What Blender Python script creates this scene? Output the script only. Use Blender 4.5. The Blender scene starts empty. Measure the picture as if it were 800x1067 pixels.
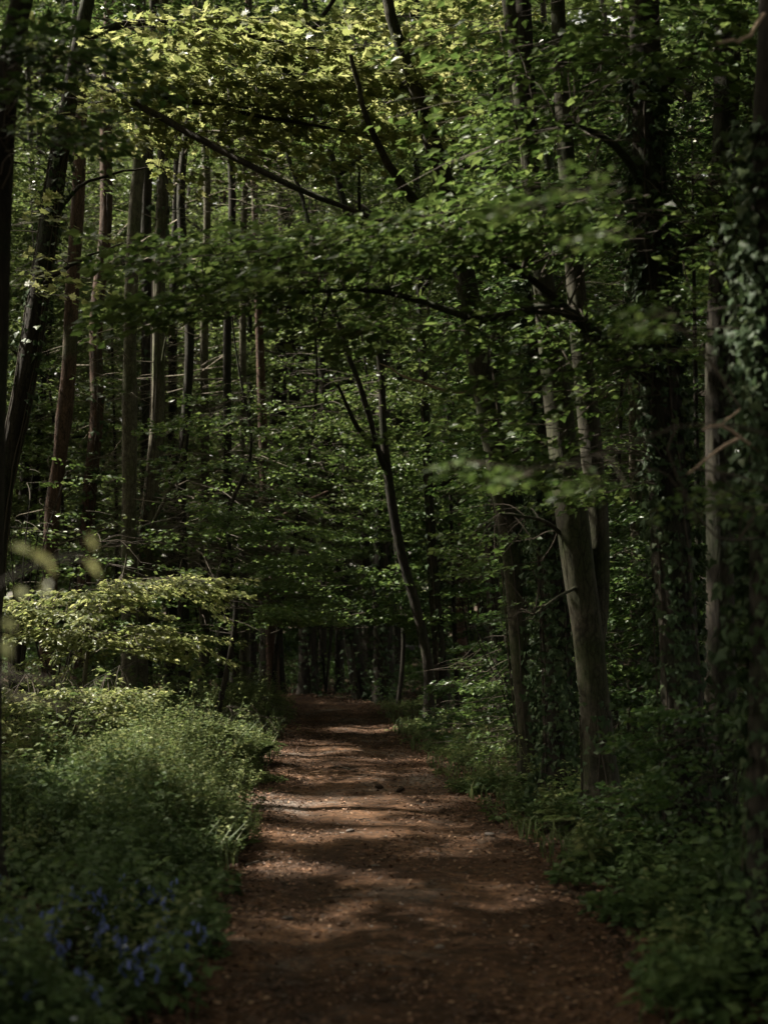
import bpy, math
import numpy as np
from math import radians as R

# ------------------------------------------------------------------ camera, sky, sun, exposure
SC = bpy.context.scene
COL = SC.collection
PITCH = R(4.12); CAMZ = 1.65; F = 1482.0
cd = bpy.data.cameras.new('camera'); cam = bpy.data.objects.new('camera', cd); COL.objects.link(cam)
cam.location = (0, 0, CAMZ); cam.rotation_euler = (R(90) + PITCH, 0, 0)
cd.sensor_fit = 'VERTICAL'; cd.sensor_height = 36; cd.sensor_width = 27; cd.lens = 50
cd.clip_end = 2000; cd.clip_start = 0.05
cd.dof.use_dof = True; cd.dof.focus_distance = 14.5; cd.dof.aperture_fstop = 1.7
SC.camera = cam

SUN = np.array([-0.60, 0.16, 0.78]); SUN = SUN / np.linalg.norm(SUN)
w = bpy.data.worlds.new('World'); SC.world = w; w.use_nodes = True
nt = w.node_tree; nt.nodes.clear()
sky = nt.nodes.new('ShaderNodeTexSky'); sky.sky_type = 'NISHITA'; sky.sun_disc = False
sky.dust_density = 4.0; sky.air_density = 1.0; sky.sun_elevation = math.asin(SUN[2]); sky.sun_rotation = math.atan2(SUN[0], SUN[1])
bg = nt.nodes.new('ShaderNodeBackground'); bg.inputs[1].default_value = 0.105
out = nt.nodes.new('ShaderNodeOutputWorld')
hz = nt.nodes.new('ShaderNodeHueSaturation'); hz.inputs['Saturation'].default_value = .30       # thin bright cloud: a whiter sky
wt = nt.nodes.new('ShaderNodeMix'); wt.data_type = 'RGBA'; wt.blend_type = 'MULTIPLY'; wt.inputs[0].default_value = 1.0; wt.inputs[7].default_value = (1.0, .93, .78, 1)
nt.links.new(sky.outputs[0], hz.inputs['Color']); nt.links.new(hz.outputs[0], wt.inputs[6]); nt.links.new(wt.outputs[2], bg.inputs[0]); nt.links.new(bg.outputs[0], out.inputs[0])
sl = bpy.data.lights.new('sun', 'SUN'); sl.energy = 4.8; sl.angle = R(1.0); sl.color = (1.0, 0.93, 0.80)
so = bpy.data.objects.new('sun', sl); COL.objects.link(so); so.location = tuple(SUN * 60)
from mathutils import Vector
so.rotation_euler = Vector(tuple(-SUN)).to_track_quat('-Z', 'Y').to_euler()
SC.view_settings.view_transform = 'Standard'; SC.view_settings.look = 'None'
SC.view_settings.exposure = 2.2; SC.view_settings.gamma = 1.0; SC.view_settings.use_curve_mapping = False
cy = SC.cycles
cy.max_bounces = 6; cy.diffuse_bounces = 2; cy.glossy_bounces = 2; cy.transmission_bounces = 4
cy.use_denoising = True; cy.caustics_reflective = False; cy.caustics_refractive = False
cy.sample_clamp_indirect = 4.0

# ------------------------------------------------------------------ pixel (photograph, 800 x 1067) <-> world
cp, sp = math.cos(PITCH), math.sin(PITCH)
def at(px, py, Y):
    u, v = (px - 400) / F, (533.5 - py) / F
    d = np.array([u, cp - v * sp, sp + v * cp])
    return np.array([0, 0, CAMZ]) + d * (Y / d[1])
def on_ground(px, py, z=0.0):
    u, v = (px - 400) / F, (533.5 - py) / F
    d = np.array([u, cp - v * sp, sp + v * cp])
    return np.array([0, 0, CAMZ]) + d * ((z - CAMZ) / d[2])
def project(P):
    q = P - np.array([0, 0, CAMZ])
    f = q[:, 1] * cp + q[:, 2] * sp
    v = -q[:, 1] * sp + q[:, 2] * cp
    fs = np.where(np.abs(f) < 1e-3, 1e-3, f)
    return 400 + F * q[:, 0] / fs, 533.5 - F * v / fs, f

# ------------------------------------------------------------------ the path's course and the lie of the land
_ed = [(1067, 186, 712), (1000, 212, 662), (950, 236, 612), (900, 250, 576), (870, 254, 546), (840, 260, 503),
       (800, 281, 452), (770, 294, 420), (750, 297, 406), (738, 296, 398)]
_pl = np.array([on_ground(a, y) for y, a, b in _ed]); _pr = np.array([on_ground(b, y) for y, a, b in _ed])
_py = np.concatenate([[-40, 0], _pl[:, 1], [27.5, 30, 33, 37, 45]])
_pc = (_pl[:, 0] + _pr[:, 0]) / 2
_pc = np.concatenate([[_pc[0] - .6, _pc[0] - .1], _pc, [-2.0, -3.2, -5.2, -8.5, -17]])
_pw = np.concatenate([[2.0, 2.0], (_pr[:, 0] - _pl[:, 0]), [1.9, 2.0, 2.4, 2.6, 3.5]])
def path_c(y): return np.interp(y, _py, _pc)
def path_w(y): return np.interp(y, _py, _pw) * .5
def vnoise(x, y, s):
    x = np.asarray(x) / s; y = np.asarray(y) / s
    def h(i, j):
        n = np.sin(i * 127.1 + j * 311.7) * 43758.5453
        return n - np.floor(n)
    i, j = np.floor(x), np.floor(y); fx, fy = x - i, y - j
    fx = fx * fx * (3 - 2 * fx); fy = fy * fy * (3 - 2 * fy)
    return (h(i, j) * (1 - fx) + h(i + 1, j) * fx) * (1 - fy) + (h(i, j + 1) * (1 - fx) + h(i + 1, j + 1) * fx) * fy - .5
def gz(x, y):
    x = np.asarray(x, float); y = np.asarray(y, float)
    d = x - path_c(y); t = np.abs(d) - path_w(y)
    sm = np.clip(t / 1.8, 0, 1); sm = sm * sm * (3 - 2 * sm)
    rise = np.where(d < 0, .20, .03) * sm
    z = rise + vnoise(x, y, 2.3) * np.where(d < 0, .10, .05) * sm + vnoise(x + 9, y, .6) * .035 * np.clip(t * 2 + .6, .10, 1)
    z = z - .022 * np.exp(-((np.abs(d) - path_w(y) * .52) / .17) ** 2) * (t < 0)     # two worn wheel tracks
    far = np.clip((np.hypot(x, y - 20) - 45) / 120, 0, 1)
    return z + far * far * 3.0

# ------------------------------------------------------------------ materials
def new_mat(name):
    m = bpy.data.materials.new(name); m.use_nodes = True
    n = m.node_tree; n.nodes.clear()
    o = n.nodes.new('ShaderNodeOutputMaterial')
    return m, n, o
def ramp(n, stops, src):
    r = n.nodes.new('ShaderNodeValToRGB'); e = r.color_ramp.elements
    while len(e) < len(stops): e.new(0.5)
    for k, (p, c) in enumerate(stops): e[k].position = p; e[k].color = (*c, 1)
    n.links.new(src, r.inputs[0]); return r
def tex(n, scale, detail=4, rough=.55, vec=None, stretch=None, coord='Object', dist=0.0):
    t = n.nodes.new('ShaderNodeTexNoise'); t.inputs['Scale'].default_value = scale
    t.inputs['Detail'].default_value = detail; t.inputs['Roughness'].default_value = rough
    t.inputs['Distortion'].default_value = dist
    c = n.nodes.new('ShaderNodeTexCoord'); src = c.outputs[coord]
    if stretch:
        mp = n.nodes.new('ShaderNodeMapping'); mp.inputs['Scale'].default_value = stretch
        n.links.new(src, mp.inputs[0]); src = mp.outputs[0]
    n.links.new(src, t.inputs['Vector']); return t
def mix(n, fac, a, b, mode='MIX'):
    x = n.nodes.new('ShaderNodeMix'); x.data_type = 'RGBA'; x.blend_type = mode
    for s, v in ((0, fac), (6, a), (7, b)):
        if hasattr(v, 'default_value') or hasattr(v, 'is_linked'): n.links.new(v, x.inputs[s])
        elif s == 0: x.inputs[0].default_value = v
        else: x.inputs[s].default_value = (*v, 1)
    return x.outputs[2]
def leaf_mat(name, stops, trans=.42, tcol=1.35, rough=.42, spec=.35):
    m, n, o = new_mat(name)
    a = n.nodes.new('ShaderNodeAttribute'); a.attribute_name = 'rnd'
    c = ramp(n, stops, a.outputs['Fac'])
    p = n.nodes.new('ShaderNodeBsdfPrincipled'); p.inputs['Roughness'].default_value = rough
    p.inputs['Specular IOR Level'].default_value = spec
    n.links.new(c.outputs[0], p.inputs['Base Color'])
    t = n.nodes.new('ShaderNodeBsdfTranslucent')
    hs = n.nodes.new('ShaderNodeHueSaturation'); hs.inputs['Hue'].default_value = .485
    hs.inputs['Saturation'].default_value = .98; hs.inputs['Value'].default_value = tcol
    n.links.new(c.outputs[0], hs.inputs['Color']); n.links.new(hs.outputs[0], t.inputs[0])
    ms = n.nodes.new('ShaderNodeMixShader'); ms.inputs[0].default_value = trans
    n.links.new(p.outputs[0], ms.inputs[1]); n.links.new(t.outputs[0], ms.inputs[2])
    n.links.new(ms.outputs[0], o.inputs[0]); return m
def bark_mat(name, dark, mid, light, moss, moss_amt=.35, zs=.22, bump=.6, scale=9):
    m, n, o = new_mat(name)
    a = tex(n, scale, 6, .65, stretch=(1, 1, zs), dist=.6)
    b = tex(n, 1.7, 4, .6)
    c = ramp(n, [(.30, dark), (.5, mid), (.72, light)], a.outputs[0])
    mo = ramp(n, [(.62 - moss_amt * .35, (0, 0, 0)), (.72 - moss_amt * .25, (1, 1, 1))], b.outputs[0])
    col = mix(n, mo.outputs[0], c.outputs[0], moss)
    v = n.nodes.new('ShaderNodeTexVoronoi'); v.feature = 'DISTANCE_TO_EDGE'; v.inputs['Scale'].default_value = scale * 2.6
    tc = n.nodes.new('ShaderNodeTexCoord'); mp = n.nodes.new('ShaderNodeMapping'); mp.inputs['Scale'].default_value = (1, 1, .13)
    w2 = tex(n, 5, 3, .6); vm = n.nodes.new('ShaderNodeVectorMath'); vm.operation = 'MULTIPLY_ADD'; vm.inputs[1].default_value = (.10, .10, .10)
    n.links.new(w2.outputs[1], vm.inputs[0]); n.links.new(tc.outputs['Object'], vm.inputs[2]); n.links.new(vm.outputs[0], mp.inputs[0]); n.links.new(mp.outputs[0], v.inputs['Vector'])
    cr = ramp(n, [(.0, (.35, .33, .30)), (.10, (1, 1, 1))], v.outputs['Distance']); col = mix(n, .75, col, mix(n, 1.0, col, cr.outputs[0], 'MULTIPLY'))
    sc_ = tex(n, 3.2, 5, .7, stretch=(1, 1, .8), dist=1.5); sr = ramp(n, [(.30, (.30, .28, .25)), (.40, (1, 1, 1)), (.66, (1, 1, 1)), (.72, (1.5, 1.55, 1.35))], sc_.outputs[0])
    col = mix(n, 1.0, col, sr.outputs[0], 'MULTIPLY')
    f = tex(n, 60, 3, .7, stretch=(1, 1, .5))
    fr = ramp(n, [(.3, (.55, .55, .55)), (.7, (1.2, 1.2, 1.2))], f.outputs[0])
    col = mix(n, 1.0, col, fr.outputs[0], 'MULTIPLY')
    p = n.nodes.new('ShaderNodeBsdfPrincipled'); p.inputs['Roughness'].default_value = .9
    p.inputs['Specular IOR Level'].default_value = .2
    n.links.new(col, p.inputs['Base Color'])
    bu = n.nodes.new('ShaderNodeBump'); bu.inputs['Strength'].default_value = bump; bu.inputs['Distance'].default_value = .03
    n.links.new(a.outputs[0], bu.inputs['Height']); n.links.new(bu.outputs[0], p.inputs['Normal'])
    n.links.new(p.outputs[0], o.inputs[0]); return m
def plain_mat(name, stops, rough=.8, attr=True, scale=20, bump=0):
    m, n, o = new_mat(name)
    if attr:
        a = n.nodes.new('ShaderNodeAttribute'); a.attribute_name = 'rnd'; s = a.outputs['Fac']
    else:
        a = tex(n, scale, 5, .6); s = a.outputs[0]
    c = ramp(n, stops, s)
    p = n.nodes.new('ShaderNodeBsdfPrincipled'); p.inputs['Roughness'].default_value = rough
    p.inputs['Specular IOR Level'].default_value = .25
    n.links.new(c.outputs[0], p.inputs['Base Color'])
    if bump:
        bu = n.nodes.new('ShaderNodeBump'); bu.inputs['Strength'].default_value = bump; bu.inputs['Distance'].default_value = .02
        n.links.new(s, bu.inputs['Height']); n.links.new(bu.outputs[0], p.inputs['Normal'])
    n.links.new(p.outputs[0], o.inputs[0]); return m

M = {}
M['maple'] = leaf_mat('maple_leaf', [(0, (.062, .085, .025)), (.5, (.112, .134, .043)), (1, (.180, .190, .078))], trans=.55, tcol=1.75)
M['beech'] = leaf_mat('beech_leaf', [(0, (.035, .070, .015)), (.5, (.058, .101, .023)), (1, (.102, .145, .040))])
M['dark'] = leaf_mat('dark_leaf', [(0, (.022, .050, .012)), (.5, (.036, .074, .016)), (1, (.064, .104, .025))], trans=.38)
M['far'] = leaf_mat('far_leaf', [(0, (.041, .071, .018)), (.5, (.065, .098, .027)), (1, (.106, .138, .044))], trans=.40, spec=.3)
M['ivy'] = leaf_mat('ivy_leaf', [(0, (.020, .038, .016)), (.5, (.030, .052, .020)), (.85, (.042, .064, .026)), (1, (.065, .085, .038))], trans=.18, rough=.55, spec=.14)
M['herb'] = leaf_mat('herb_leaf', [(0, (.038, .066, .019)), (.5, (.080, .112, .034)), (1, (.195, .210, .088))], trans=.42, rough=.6, spec=.2)
M['herb_dark'] = leaf_mat('mercury_leaf', [(0, (.030, .058, .018)), (.5, (.052, .088, .026)), (1, (.098, .138, .044))], trans=.34, rough=.55, spec=.22)
M['grass'] = leaf_mat('grass_blade', [(0, (.045, .075, .022)), (.6, (.075, .110, .036)), (1, (.13, .15, .065))], trans=.35, rough=.5)
M['needle'] = plain_mat('dead_twig', [(0, (.075, .066, .050)), (1, (.18, .155, .115))], .9)
M['twig'] = plain_mat('twig_bark', [(0, (.030, .024, .017)), (1, (.060, .048, .034))], .85)
M['pale_twig'] = plain_mat('bare_pale_wood', [(0, (.20, .14, .10)), (1, (.32, .24, .17))], .8)
M['bark_grey'] = bark_mat('grey_green_bark', (.017, .015, .010), (.042, .038, .025), (.082, .074, .048), (.028, .034, .012), .5, .3, .6, 8)
M['bark_dark'] = bark_mat('dark_bark', (.010, .008, .006), (.024, .020, .014), (.048, .040, .028), (.022, .027, .012), .35, .2, .9)
M['bark_pine'] = bark_mat('red_pine_bark', (.026, .017, .012), (.064, .039, .026), (.115, .068, .045), (.050, .050, .026), .2, .3, .9, 12)
M['bark_pale'] = bark_mat('pale_bark', (.040, .036, .025), (.082, .074, .050), (.13, .116, .08), (.055, .062, .026), .35, .8, .45, 8)
M['litter'] = plain_mat('fallen_leaf', [(0, (.040, .022, .013)), (.45, (.095, .048, .026)), (.8, (.135, .070, .038)), (1, (.21, .135, .080))], .7)
M['stone'] = plain_mat('pebble', [(0, (.05, .042, .036)), (.6, (.11, .092, .078)), (1, (.22, .19, .165))], .85)
M['bell'] = leaf_mat('bluebell_petal', [(0, (.06, .085, .23)), (1, (.12, .15, .36))], trans=.3, tcol=1.1)
M['whiteflower'] = leaf_mat('pale_petal', [(0, (.5, .55, .62)), (1, (.7, .72, .75))], trans=.3, tcol=1.0)
M['cone'] = plain_mat('pine_cone_scale', [(0, (.018, .012, .008)), (1, (.05, .032, .02))], .8)

def ground_mat():
    m, n, o = new_mat('woodland_soil')
    a = tex(n, 1.3, 6, .65); b = tex(n, 22, 5, .7)
    c = ramp(n, [(.3, (.016, .012, .008)), (.55, (.034, .024, .015)), (.75, (.030, .036, .014))], a.outputs[0])
    d = ramp(n, [(.3, (.6, .6, .6)), (.7, (1.35, 1.3, 1.2))], b.outputs[0])
    col = mix(n, 1.0, c.outputs[0], d.outputs[0], 'MULTIPLY')
    p = n.nodes.new('ShaderNodeBsdfPrincipled'); p.inputs['Roughness'].default_value = .95
    p.inputs['Specular IOR Level'].default_value = .1
    n.links.new(col, p.inputs['Base Color'])
    bu = n.nodes.new('ShaderNodeBump'); bu.inputs['Strength'].default_value = .8; bu.inputs['Distance'].default_value = .03
    n.links.new(b.outputs[0], bu.inputs['Height']); n.links.new(bu.outputs[0], p.inputs['Normal'])
    n.links.new(p.outputs[0], o.inputs[0]); return m
def path_mat():
    m, n, o = new_mat('trodden_earth')
    a = tex(n, .9, 5, .6); b = tex(n, 14, 6, .7); g = tex(n, 70, 3, .7); q = tex(n, .55, 5, .68, dist=.4)
    c = ramp(n, [(.32, (.036, .020, .012)), (.52, (.070, .039, .022)), (.70, (.115, .066, .038))], a.outputs[0])
    d = ramp(n, [(.34, (.42, .42, .42)), (.52, (.9, .9, .9)), (.70, (1.7, 1.6, 1.5))], b.outputs[0]); h_ = tex(n, 3.5, 5, .7, dist=.8); hr = ramp(n, [(.35, (.5, .52, .5)), (.62, (1.25, 1.2, 1.15))], h_.outputs[0])
    col = mix(n, 1.0, c.outputs[0], d.outputs[0], 'MULTIPLY')
    col = mix(n, 1.0, col, hr.outputs[0], 'MULTIPLY')
    gm = ramp(n, [(.55, (0, 0, 0)), (.66, (1, 1, 1))], q.outputs[0])       # scoured gravelly patches
    gs = ramp(n, [(.40, (.05, .042, .036)), (.60, (.22, .19, .165))], g.outputs[0])
    gf = n.nodes.new('ShaderNodeMath'); gf.operation = 'MULTIPLY'; gf.inputs[1].default_value = .6
    n.links.new(gm.outputs[0], gf.inputs[0])
    col = mix(n, gf.outputs[0], col, gs.outputs[0])
    p = n.nodes.new('ShaderNodeBsdfPrincipled'); p.inputs['Roughness'].default_value = .92
    p.inputs['Specular IOR Level'].default_value = .12
    n.links.new(col, p.inputs['Base Color'])
    bu = n.nodes.new('ShaderNodeBump'); bu.inputs['Strength'].default_value = .9; bu.inputs['Distance'].default_value = .02
    n.links.new(b.outputs[0], bu.inputs['Height']); n.links.new(bu.outputs[0], p.inputs['Normal'])
    n.links.new(p.outputs[0], o.inputs[0]); return m
M['soil'] = ground_mat(); M['earth'] = path_mat()

# ------------------------------------------------------------------ mesh building
class MB:
    def __init__(s): s.parts = []; s.n = 0
    def add(s, V, Fc, mi=0, rnd=None, smooth=True):
        V = np.asarray(V, np.float32); Fc = np.asarray(Fc, np.int64)
        if len(V) == 0 or len(Fc) == 0: return
        if rnd is None: rnd = np.full(len(V), .5, np.float32)
        s.parts.append((V, Fc + s.n, mi, np.asarray(rnd, np.float32), smooth)); s.n += len(V)
    def build(s, name, mats, parent=None):
        me = bpy.data.meshes.new(name)
        if s.parts:
            V = np.concatenate([p[0] for p in s.parts]); rn = np.concatenate([p[3] for p in s.parts])
            li = np.concatenate([p[1].ravel() for p in s.parts])
            tot = np.concatenate([np.full(len(p[1]), p[1].shape[1]) for p in s.parts])
            mi = np.concatenate([np.full(len(p[1]), p[2]) for p in s.parts])
            sm = np.concatenate([np.full(len(p[1]), p[4]) for p in s.parts])
            if parent is not None: V = V - np.array(parent.location, np.float32)
            me.vertices.add(len(V)); me.vertices.foreach_set('co', V.astype(np.float32).ravel())
            me.loops.add(len(li)); me.loops.foreach_set('vertex_index', li.astype(np.int32))
            me.polygons.add(len(tot))
            st = np.concatenate([[0], np.cumsum(tot)[:-1]])
            me.polygons.foreach_set('loop_start', st.astype(np.int32))
            me.polygons.foreach_set('material_index', mi.astype(np.int32))
            me.polygons.foreach_set('use_smooth', sm.astype(bool))
            at_ = me.attributes.new('rnd', 'FLOAT', 'POINT'); at_.data.foreach_set('value', rn)
            me.update(calc_edges=True)
        for m in mats: me.materials.append(m)
        o = bpy.data.objects.new(name, me); COL.objects.link(o)
        if parent is not None: o.parent = parent
        return o
def tag(o, label=None, cat=None, group=None, kind=None):
    if label: o['label'] = label
    if cat: o['category'] = cat
    if group: o['group'] = group
    if kind: o['kind'] = kind
    return o
def empty(name, loc, label, cat, group=None):
    o = bpy.data.objects.new(name, None); COL.objects.link(o); o.location = tuple(float(v) for v in loc)
    o.empty_display_size = .2
    return tag(o, label, cat, group)

def unit(v): return v / np.maximum(np.linalg.norm(v, axis=-1, keepdims=True), 1e-9)
def catmull(P, n):
    P = np.asarray(P, float)
    if len(P) == 2: return P[0] + (P[1] - P[0]) * np.linspace(0, 1, n)[:, None]
    Q = np.vstack([2 * P[0] - P[1], P, 2 * P[-1] - P[-2]])
    t = np.linspace(0, len(P) - 1, n); i = np.minimum(t.astype(int), len(P) - 2); f = (t - i)[:, None]
    a, b, c, d = Q[i], Q[i + 1], Q[i + 2], Q[i + 3]
    return .5 * (2 * b + (c - a) * f + (2 * a - 5 * b + 4 * c - d) * f ** 2 + (3 * b - a - 3 * c + d) * f ** 3)
def tube(mb, P, rad, sides=8, mi=0, rng=None, rough=0.0, rv=.5, roots=0.0):
    P = np.asarray(P, float); n = len(P); rad = np.broadcast_to(rad, (n,)).astype(float)
    T = unit(np.gradient(P, axis=0))
    ref = np.array([1.0, 0, 0]) if abs(T[0, 0]) < .8 else np.array([0, 1.0, 0])
    A = unit(ref - T * (T @ ref)[:, None]); B = np.cross(T, A)
    th = np.linspace(0, 2 * np.pi, sides, endpoint=False)
    rr = rad[:, None] * np.ones((1, sides))
    if rough and rng is not None:
        lob = 1 + rough * (np.sin(th * 2 + rng.uniform(0, 6))[None] * .6 + np.sin(th * 5 + rng.uniform(0, 6))[None] * .5)
        k = max(2, n // 4)
        nz = rng.normal(size=(k, sides)); nz = (nz + np.roll(nz, 1, 1) + np.roll(nz, -1, 1)) / 2
        x = np.linspace(0, k - 1, n); i = np.minimum(x.astype(int), k - 2); f = (x - i)[:, None]
        rr = rr * (lob + rough * (nz[i] * (1 - f) + nz[i + 1] * f))
    if roots:
        ph = rng.uniform(0, 6.28); lb = np.clip(.35 + .8 * np.cos(th * 4 + ph) + .4 * np.cos(th * 3 - ph), 0, 1.6)
        rr = rr * (1 + roots * np.exp(-np.maximum(P[:, 2] - P[0, 2] - .1, 0) / .17)[:, None] * lb[None])
    V = P[:, None] + rr[..., None] * (np.cos(th)[None, :, None] * A[:, None] + np.sin(th)[None, :, None] * B[:, None])
    V = V.reshape(-1, 3)
    i = np.arange(n - 1)[:, None] * sides; j = np.arange(sides)[None]; j2 = (j + 1) % sides
    Fq = np.stack([i + j, i + j2, i + sides + j2, i + sides + j], -1).reshape(-1, 4)
    mb.add(V, Fq, mi, np.full(len(V), rv))
def thin_tubes(mb, A, Mid, B, r0, r1, mi=0, rng=None):
    """many three-sided twigs at once: start, middle, end"""
    N = len(A)
    if N == 0: return
    P = np.stack([A, Mid, B], 1); rad = np.stack([r0, (r0 + r1) / 2, r1], 1)
    D = unit(B - A); ref = np.where(np.abs(D[:, 2:3]) < .9, np.array([[0, 0, 1.0]]), np.array([[1.0, 0, 0]]))
    U = unit(np.cross(D, ref)); W_ = np.cross(D, U)
    th = np.array([0, 2.094, 4.189])
    V = P[:, :, None] + rad[:, :, None, None] * (np.cos(th)[None, None, :, None] * U[:, None, None] + np.sin(th)[None, None, :, None] * W_[:, None, None])
    V = V.reshape(-1, 3)
    f = []
    for s in range(2):
        for k in range(3): f.append([s * 3 + k, s * 3 + (k + 1) % 3, s * 3 + 3 + (k + 1) % 3, s * 3 + 3 + k])
    Fq = (np.arange(N)[:, None, None] * 9 + np.array(f)[None]).reshape(-1, 4)
    rv = (rng.random(N) if rng is not None else np.full(N, .5))
    mb.add(V, Fq, mi, np.repeat(rv, 9))

TPL = {}
TPL['oval'] = (np.array([[0, 0, 0], [.42, .29, .05], [.42, -.29, .05], [.5, 0, -.03], [1, 0, -.10]]), np.array([[0, 3, 1], [0, 2, 3], [1, 3, 4], [3, 2, 4]]))
TPL['kite'] = (np.array([[0, 0, 0], [.45, .30, .06], [1, 0, -.06], [.45, -.30, .06]]), np.array([[0, 2, 1], [0, 3, 2]]))
_o = [(0, 0), (-.06, .30), (.20, .27), (.26, .56), (.44, .27), (.66, .34), (.66, .16), (1, 0)]
_o = _o + [(x, -y) for x, y in _o[-2:0:-1]]
TPL['lobed'] = (np.array([[.36, 0, -.04]] + [[x, y, .06 * abs(y) - .12 * x * x] for x, y in _o]), np.array([[0, 1 + k, 1 + (k + 1) % len(_o)] for k in range(len(_o))]))
_o = [(0, 0), (-.15, .30), (.15, .50), (.35, .27), (1, 0), (.35, -.27), (.15, -.50), (-.15, -.30)]
TPL['ivy'] = (np.array([[.3, 0, .05]] + [[x, y, 0] for x, y in _o]), np.array([[0, 1 + k, 1 + (k + 1) % 8] for k in range(8)]))
TPL['blade'] = (np.array([[0, .03, 0], [0, -.03, 0], [.5, .026, .10], [.5, -.026, .10], [1, 0, -.02]]), np.array([[0, 1, 3], [0, 3, 2], [2, 3, 4]]))
def leaves(mb, P, A, N, size, tpl, mi=0, rnd=None, rng=None):
    if len(P) == 0: return
    T, Fc = TPL[tpl]; A = unit(A); B = unit(np.cross(N, A)); N = np.cross(A, B)
    s = np.broadcast_to(size, (len(P),))[:, None, None]
    V = P[:, None] + s * (T[None, :, 0:1] * A[:, None] + T[None, :, 1:2] * B[:, None] + T[None, :, 2:3] * N[:, None])
    k = len(T)
    Fq = (np.arange(len(P))[:, None, None] * k + Fc[None]).reshape(-1, 3)
    if rnd is None: rnd = rng.random(len(P))
    mb.add(V.reshape(-1, 3), Fq, mi, np.repeat(rnd, k), smooth=False)

# ------------------------------------------------------------------ gaps in the canopy: where the sun comes through
GAPS = []                          # target point, radius, distance up the sunbeam where the gap starts, share of leaves left
def gap(px, py, d, r, off=.5, keep=.05): GAPS.append((at(px, py, d), r, off, keep))
def ggap(px, py, r, off=.3, keep=.03):
    p = on_ground(px, py); GAPS.append((p, r, off, keep))
def sun_filter(P, rng, size=0.0):
    ok = np.ones(len(P), bool)
    for T, r, off, keep in GAPS:
        q = P - T; t = q @ SUN
        pr = np.linalg.norm(q - t[:, None] * SUN, axis=1)
        hit = (t > off) & (pr < r + np.minimum(.6 * size, r))
        ok &= ~(hit & (rng.random(len(P)) > keep))
    return ok
exec_gaps = [
    # sunlit maple in the top left
    (110, 90, 13, .75, .8, .18), (180, 60, 13, .8, .8, .18), (250, 60, 13, .8, .8, .12), (320, 75, 13.3, .8, .8, .18), (250, 110, 13, .6, .8, .3),
    (390, 60, 13.6, .8, .8, .25), (450, 40, 14, .7, .8, .3), (340, 150, 14, .8, .8, .45), (280, 220, 22, 1.2, 1.0, .4), (330, 200, 22, 1.2, 1.0, .4),
    # understorey by the bend
    (330, 440, 22, 1.3, 1.0, .18), (400, 430, 22, .9, 1.0, .2), (300, 540, 21, 1.2, 1.0, .2), (250, 580, 21, .8, 1, .5), (370, 590, 20, .8, .8, .35), (400, 640, 20, .7, .8, .4), (470, 380, 20, .8, .8, .6),
    # young maple on the left and the shrub under it
    (60, 630, 15.2, .6, .5, .10), (130, 610, 15.2, .55, .5, .08), (190, 605, 15.2, .35, .5, .1), (120, 660, 15.2, .5, .5, .12), (50, 660, 15.2, .4, .5, .2), (60, 722, 13.9, .55, .45, .10), (110, 720, 13.9, .3, .4, .15),
    # the verge
    (170, 800, 12.5, .75, .5, .02), (230, 805, 12.8, .6, .5, .02), (110, 790, 12.5, .5, .6, .15), (250, 835, 12.2, .45, .4, .10), (260, 740, 18, .9, .6, .15), (200, 745, 17, .8, .6, .2), (285, 780, 16, .5, .5, .25), (150, 850, 10.8, .7, .5, .08), (215, 950, 7.6, .35, .4, .25), (200, 880, 9.5, .5, .5, .12),
    # spray, trunk flanks, ivy, blurred sprays
    (500, 712, 15, .45, .3, .15), (590, 600, 11, .35, .5, .45), (140, 350, 21, .5, .4, .5), (165, 430, 21, .5, .4, .5),
    (785, 330, 6.3, .22, .2, .2), (778, 440, 6.3, .15, .2, .2), (640, 195, 4.2, .15, .12, .0), (512, 485, 4.3, .13, .12, .0), (555, 492, 4.3, .11, .12, .0), (600, 470, 4.3, .12, .12, .2), (650, 640, 13, .4, .4, .6), (760, 450, 6.2, .10, .12, .3),
    (45, 600, 2.68, .22, .1, .0), (5, 655, 2.68, .12, .1, .0),
    # brighter depths of the wood
    (330, 170, 28, 3.2, 1, .35), (330, 275, 9, 1.0, .6, .5), (500, 240, 8.8, .9, .6, .5), (230, 305, 9, .5, .5, .5), (620, 225, 8.8, .7, .5, .6), (560, 420, 9.5, .5, .4, .65), (460, 500, 22, 1.5, 1, .3), (520, 640, 18, 1.0, .8, .35), (430, 230, 26, 2.4, 1, .45), (300, 330, 26, 2.2, 1, .5), (400, 520, 25, 2.0, 1, .3), (500, 100, 24, 1.6, 1, .6)]
for g_ in exec_gaps: gap(*g_)
for g_ in [(320, 838, .36, .2, .12), (290, 845, .30, .2, .15), (350, 850, .30, .2, .2), (335, 815, .35, .2, .2), (380, 835, .45, .2, .5), (450, 835, .35, .2, .5), (480, 845, .25, .2, .5),
           (340, 770, .5, .2, .5), (390, 760, .5, .2, .5), (330, 748, .5, .2, .35), (360, 810, .6, .2, .55), (420, 790, .5, .2, .6), (520, 1045, .5, .2, .8), (405, 918, .10, .2, 0), (350, 870, .09, .2, 0), (310, 871, .08, .2, 0), (480, 884, .05, .2, .2), (505, 917, .05, .2, .3),
           (420, 985, .07, .2, .3), (330, 905, .07, .2, .4), (560, 1000, .16, .2, .5), (470, 800, .3, .2, .6)]:
    ggap(*g_)

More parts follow.
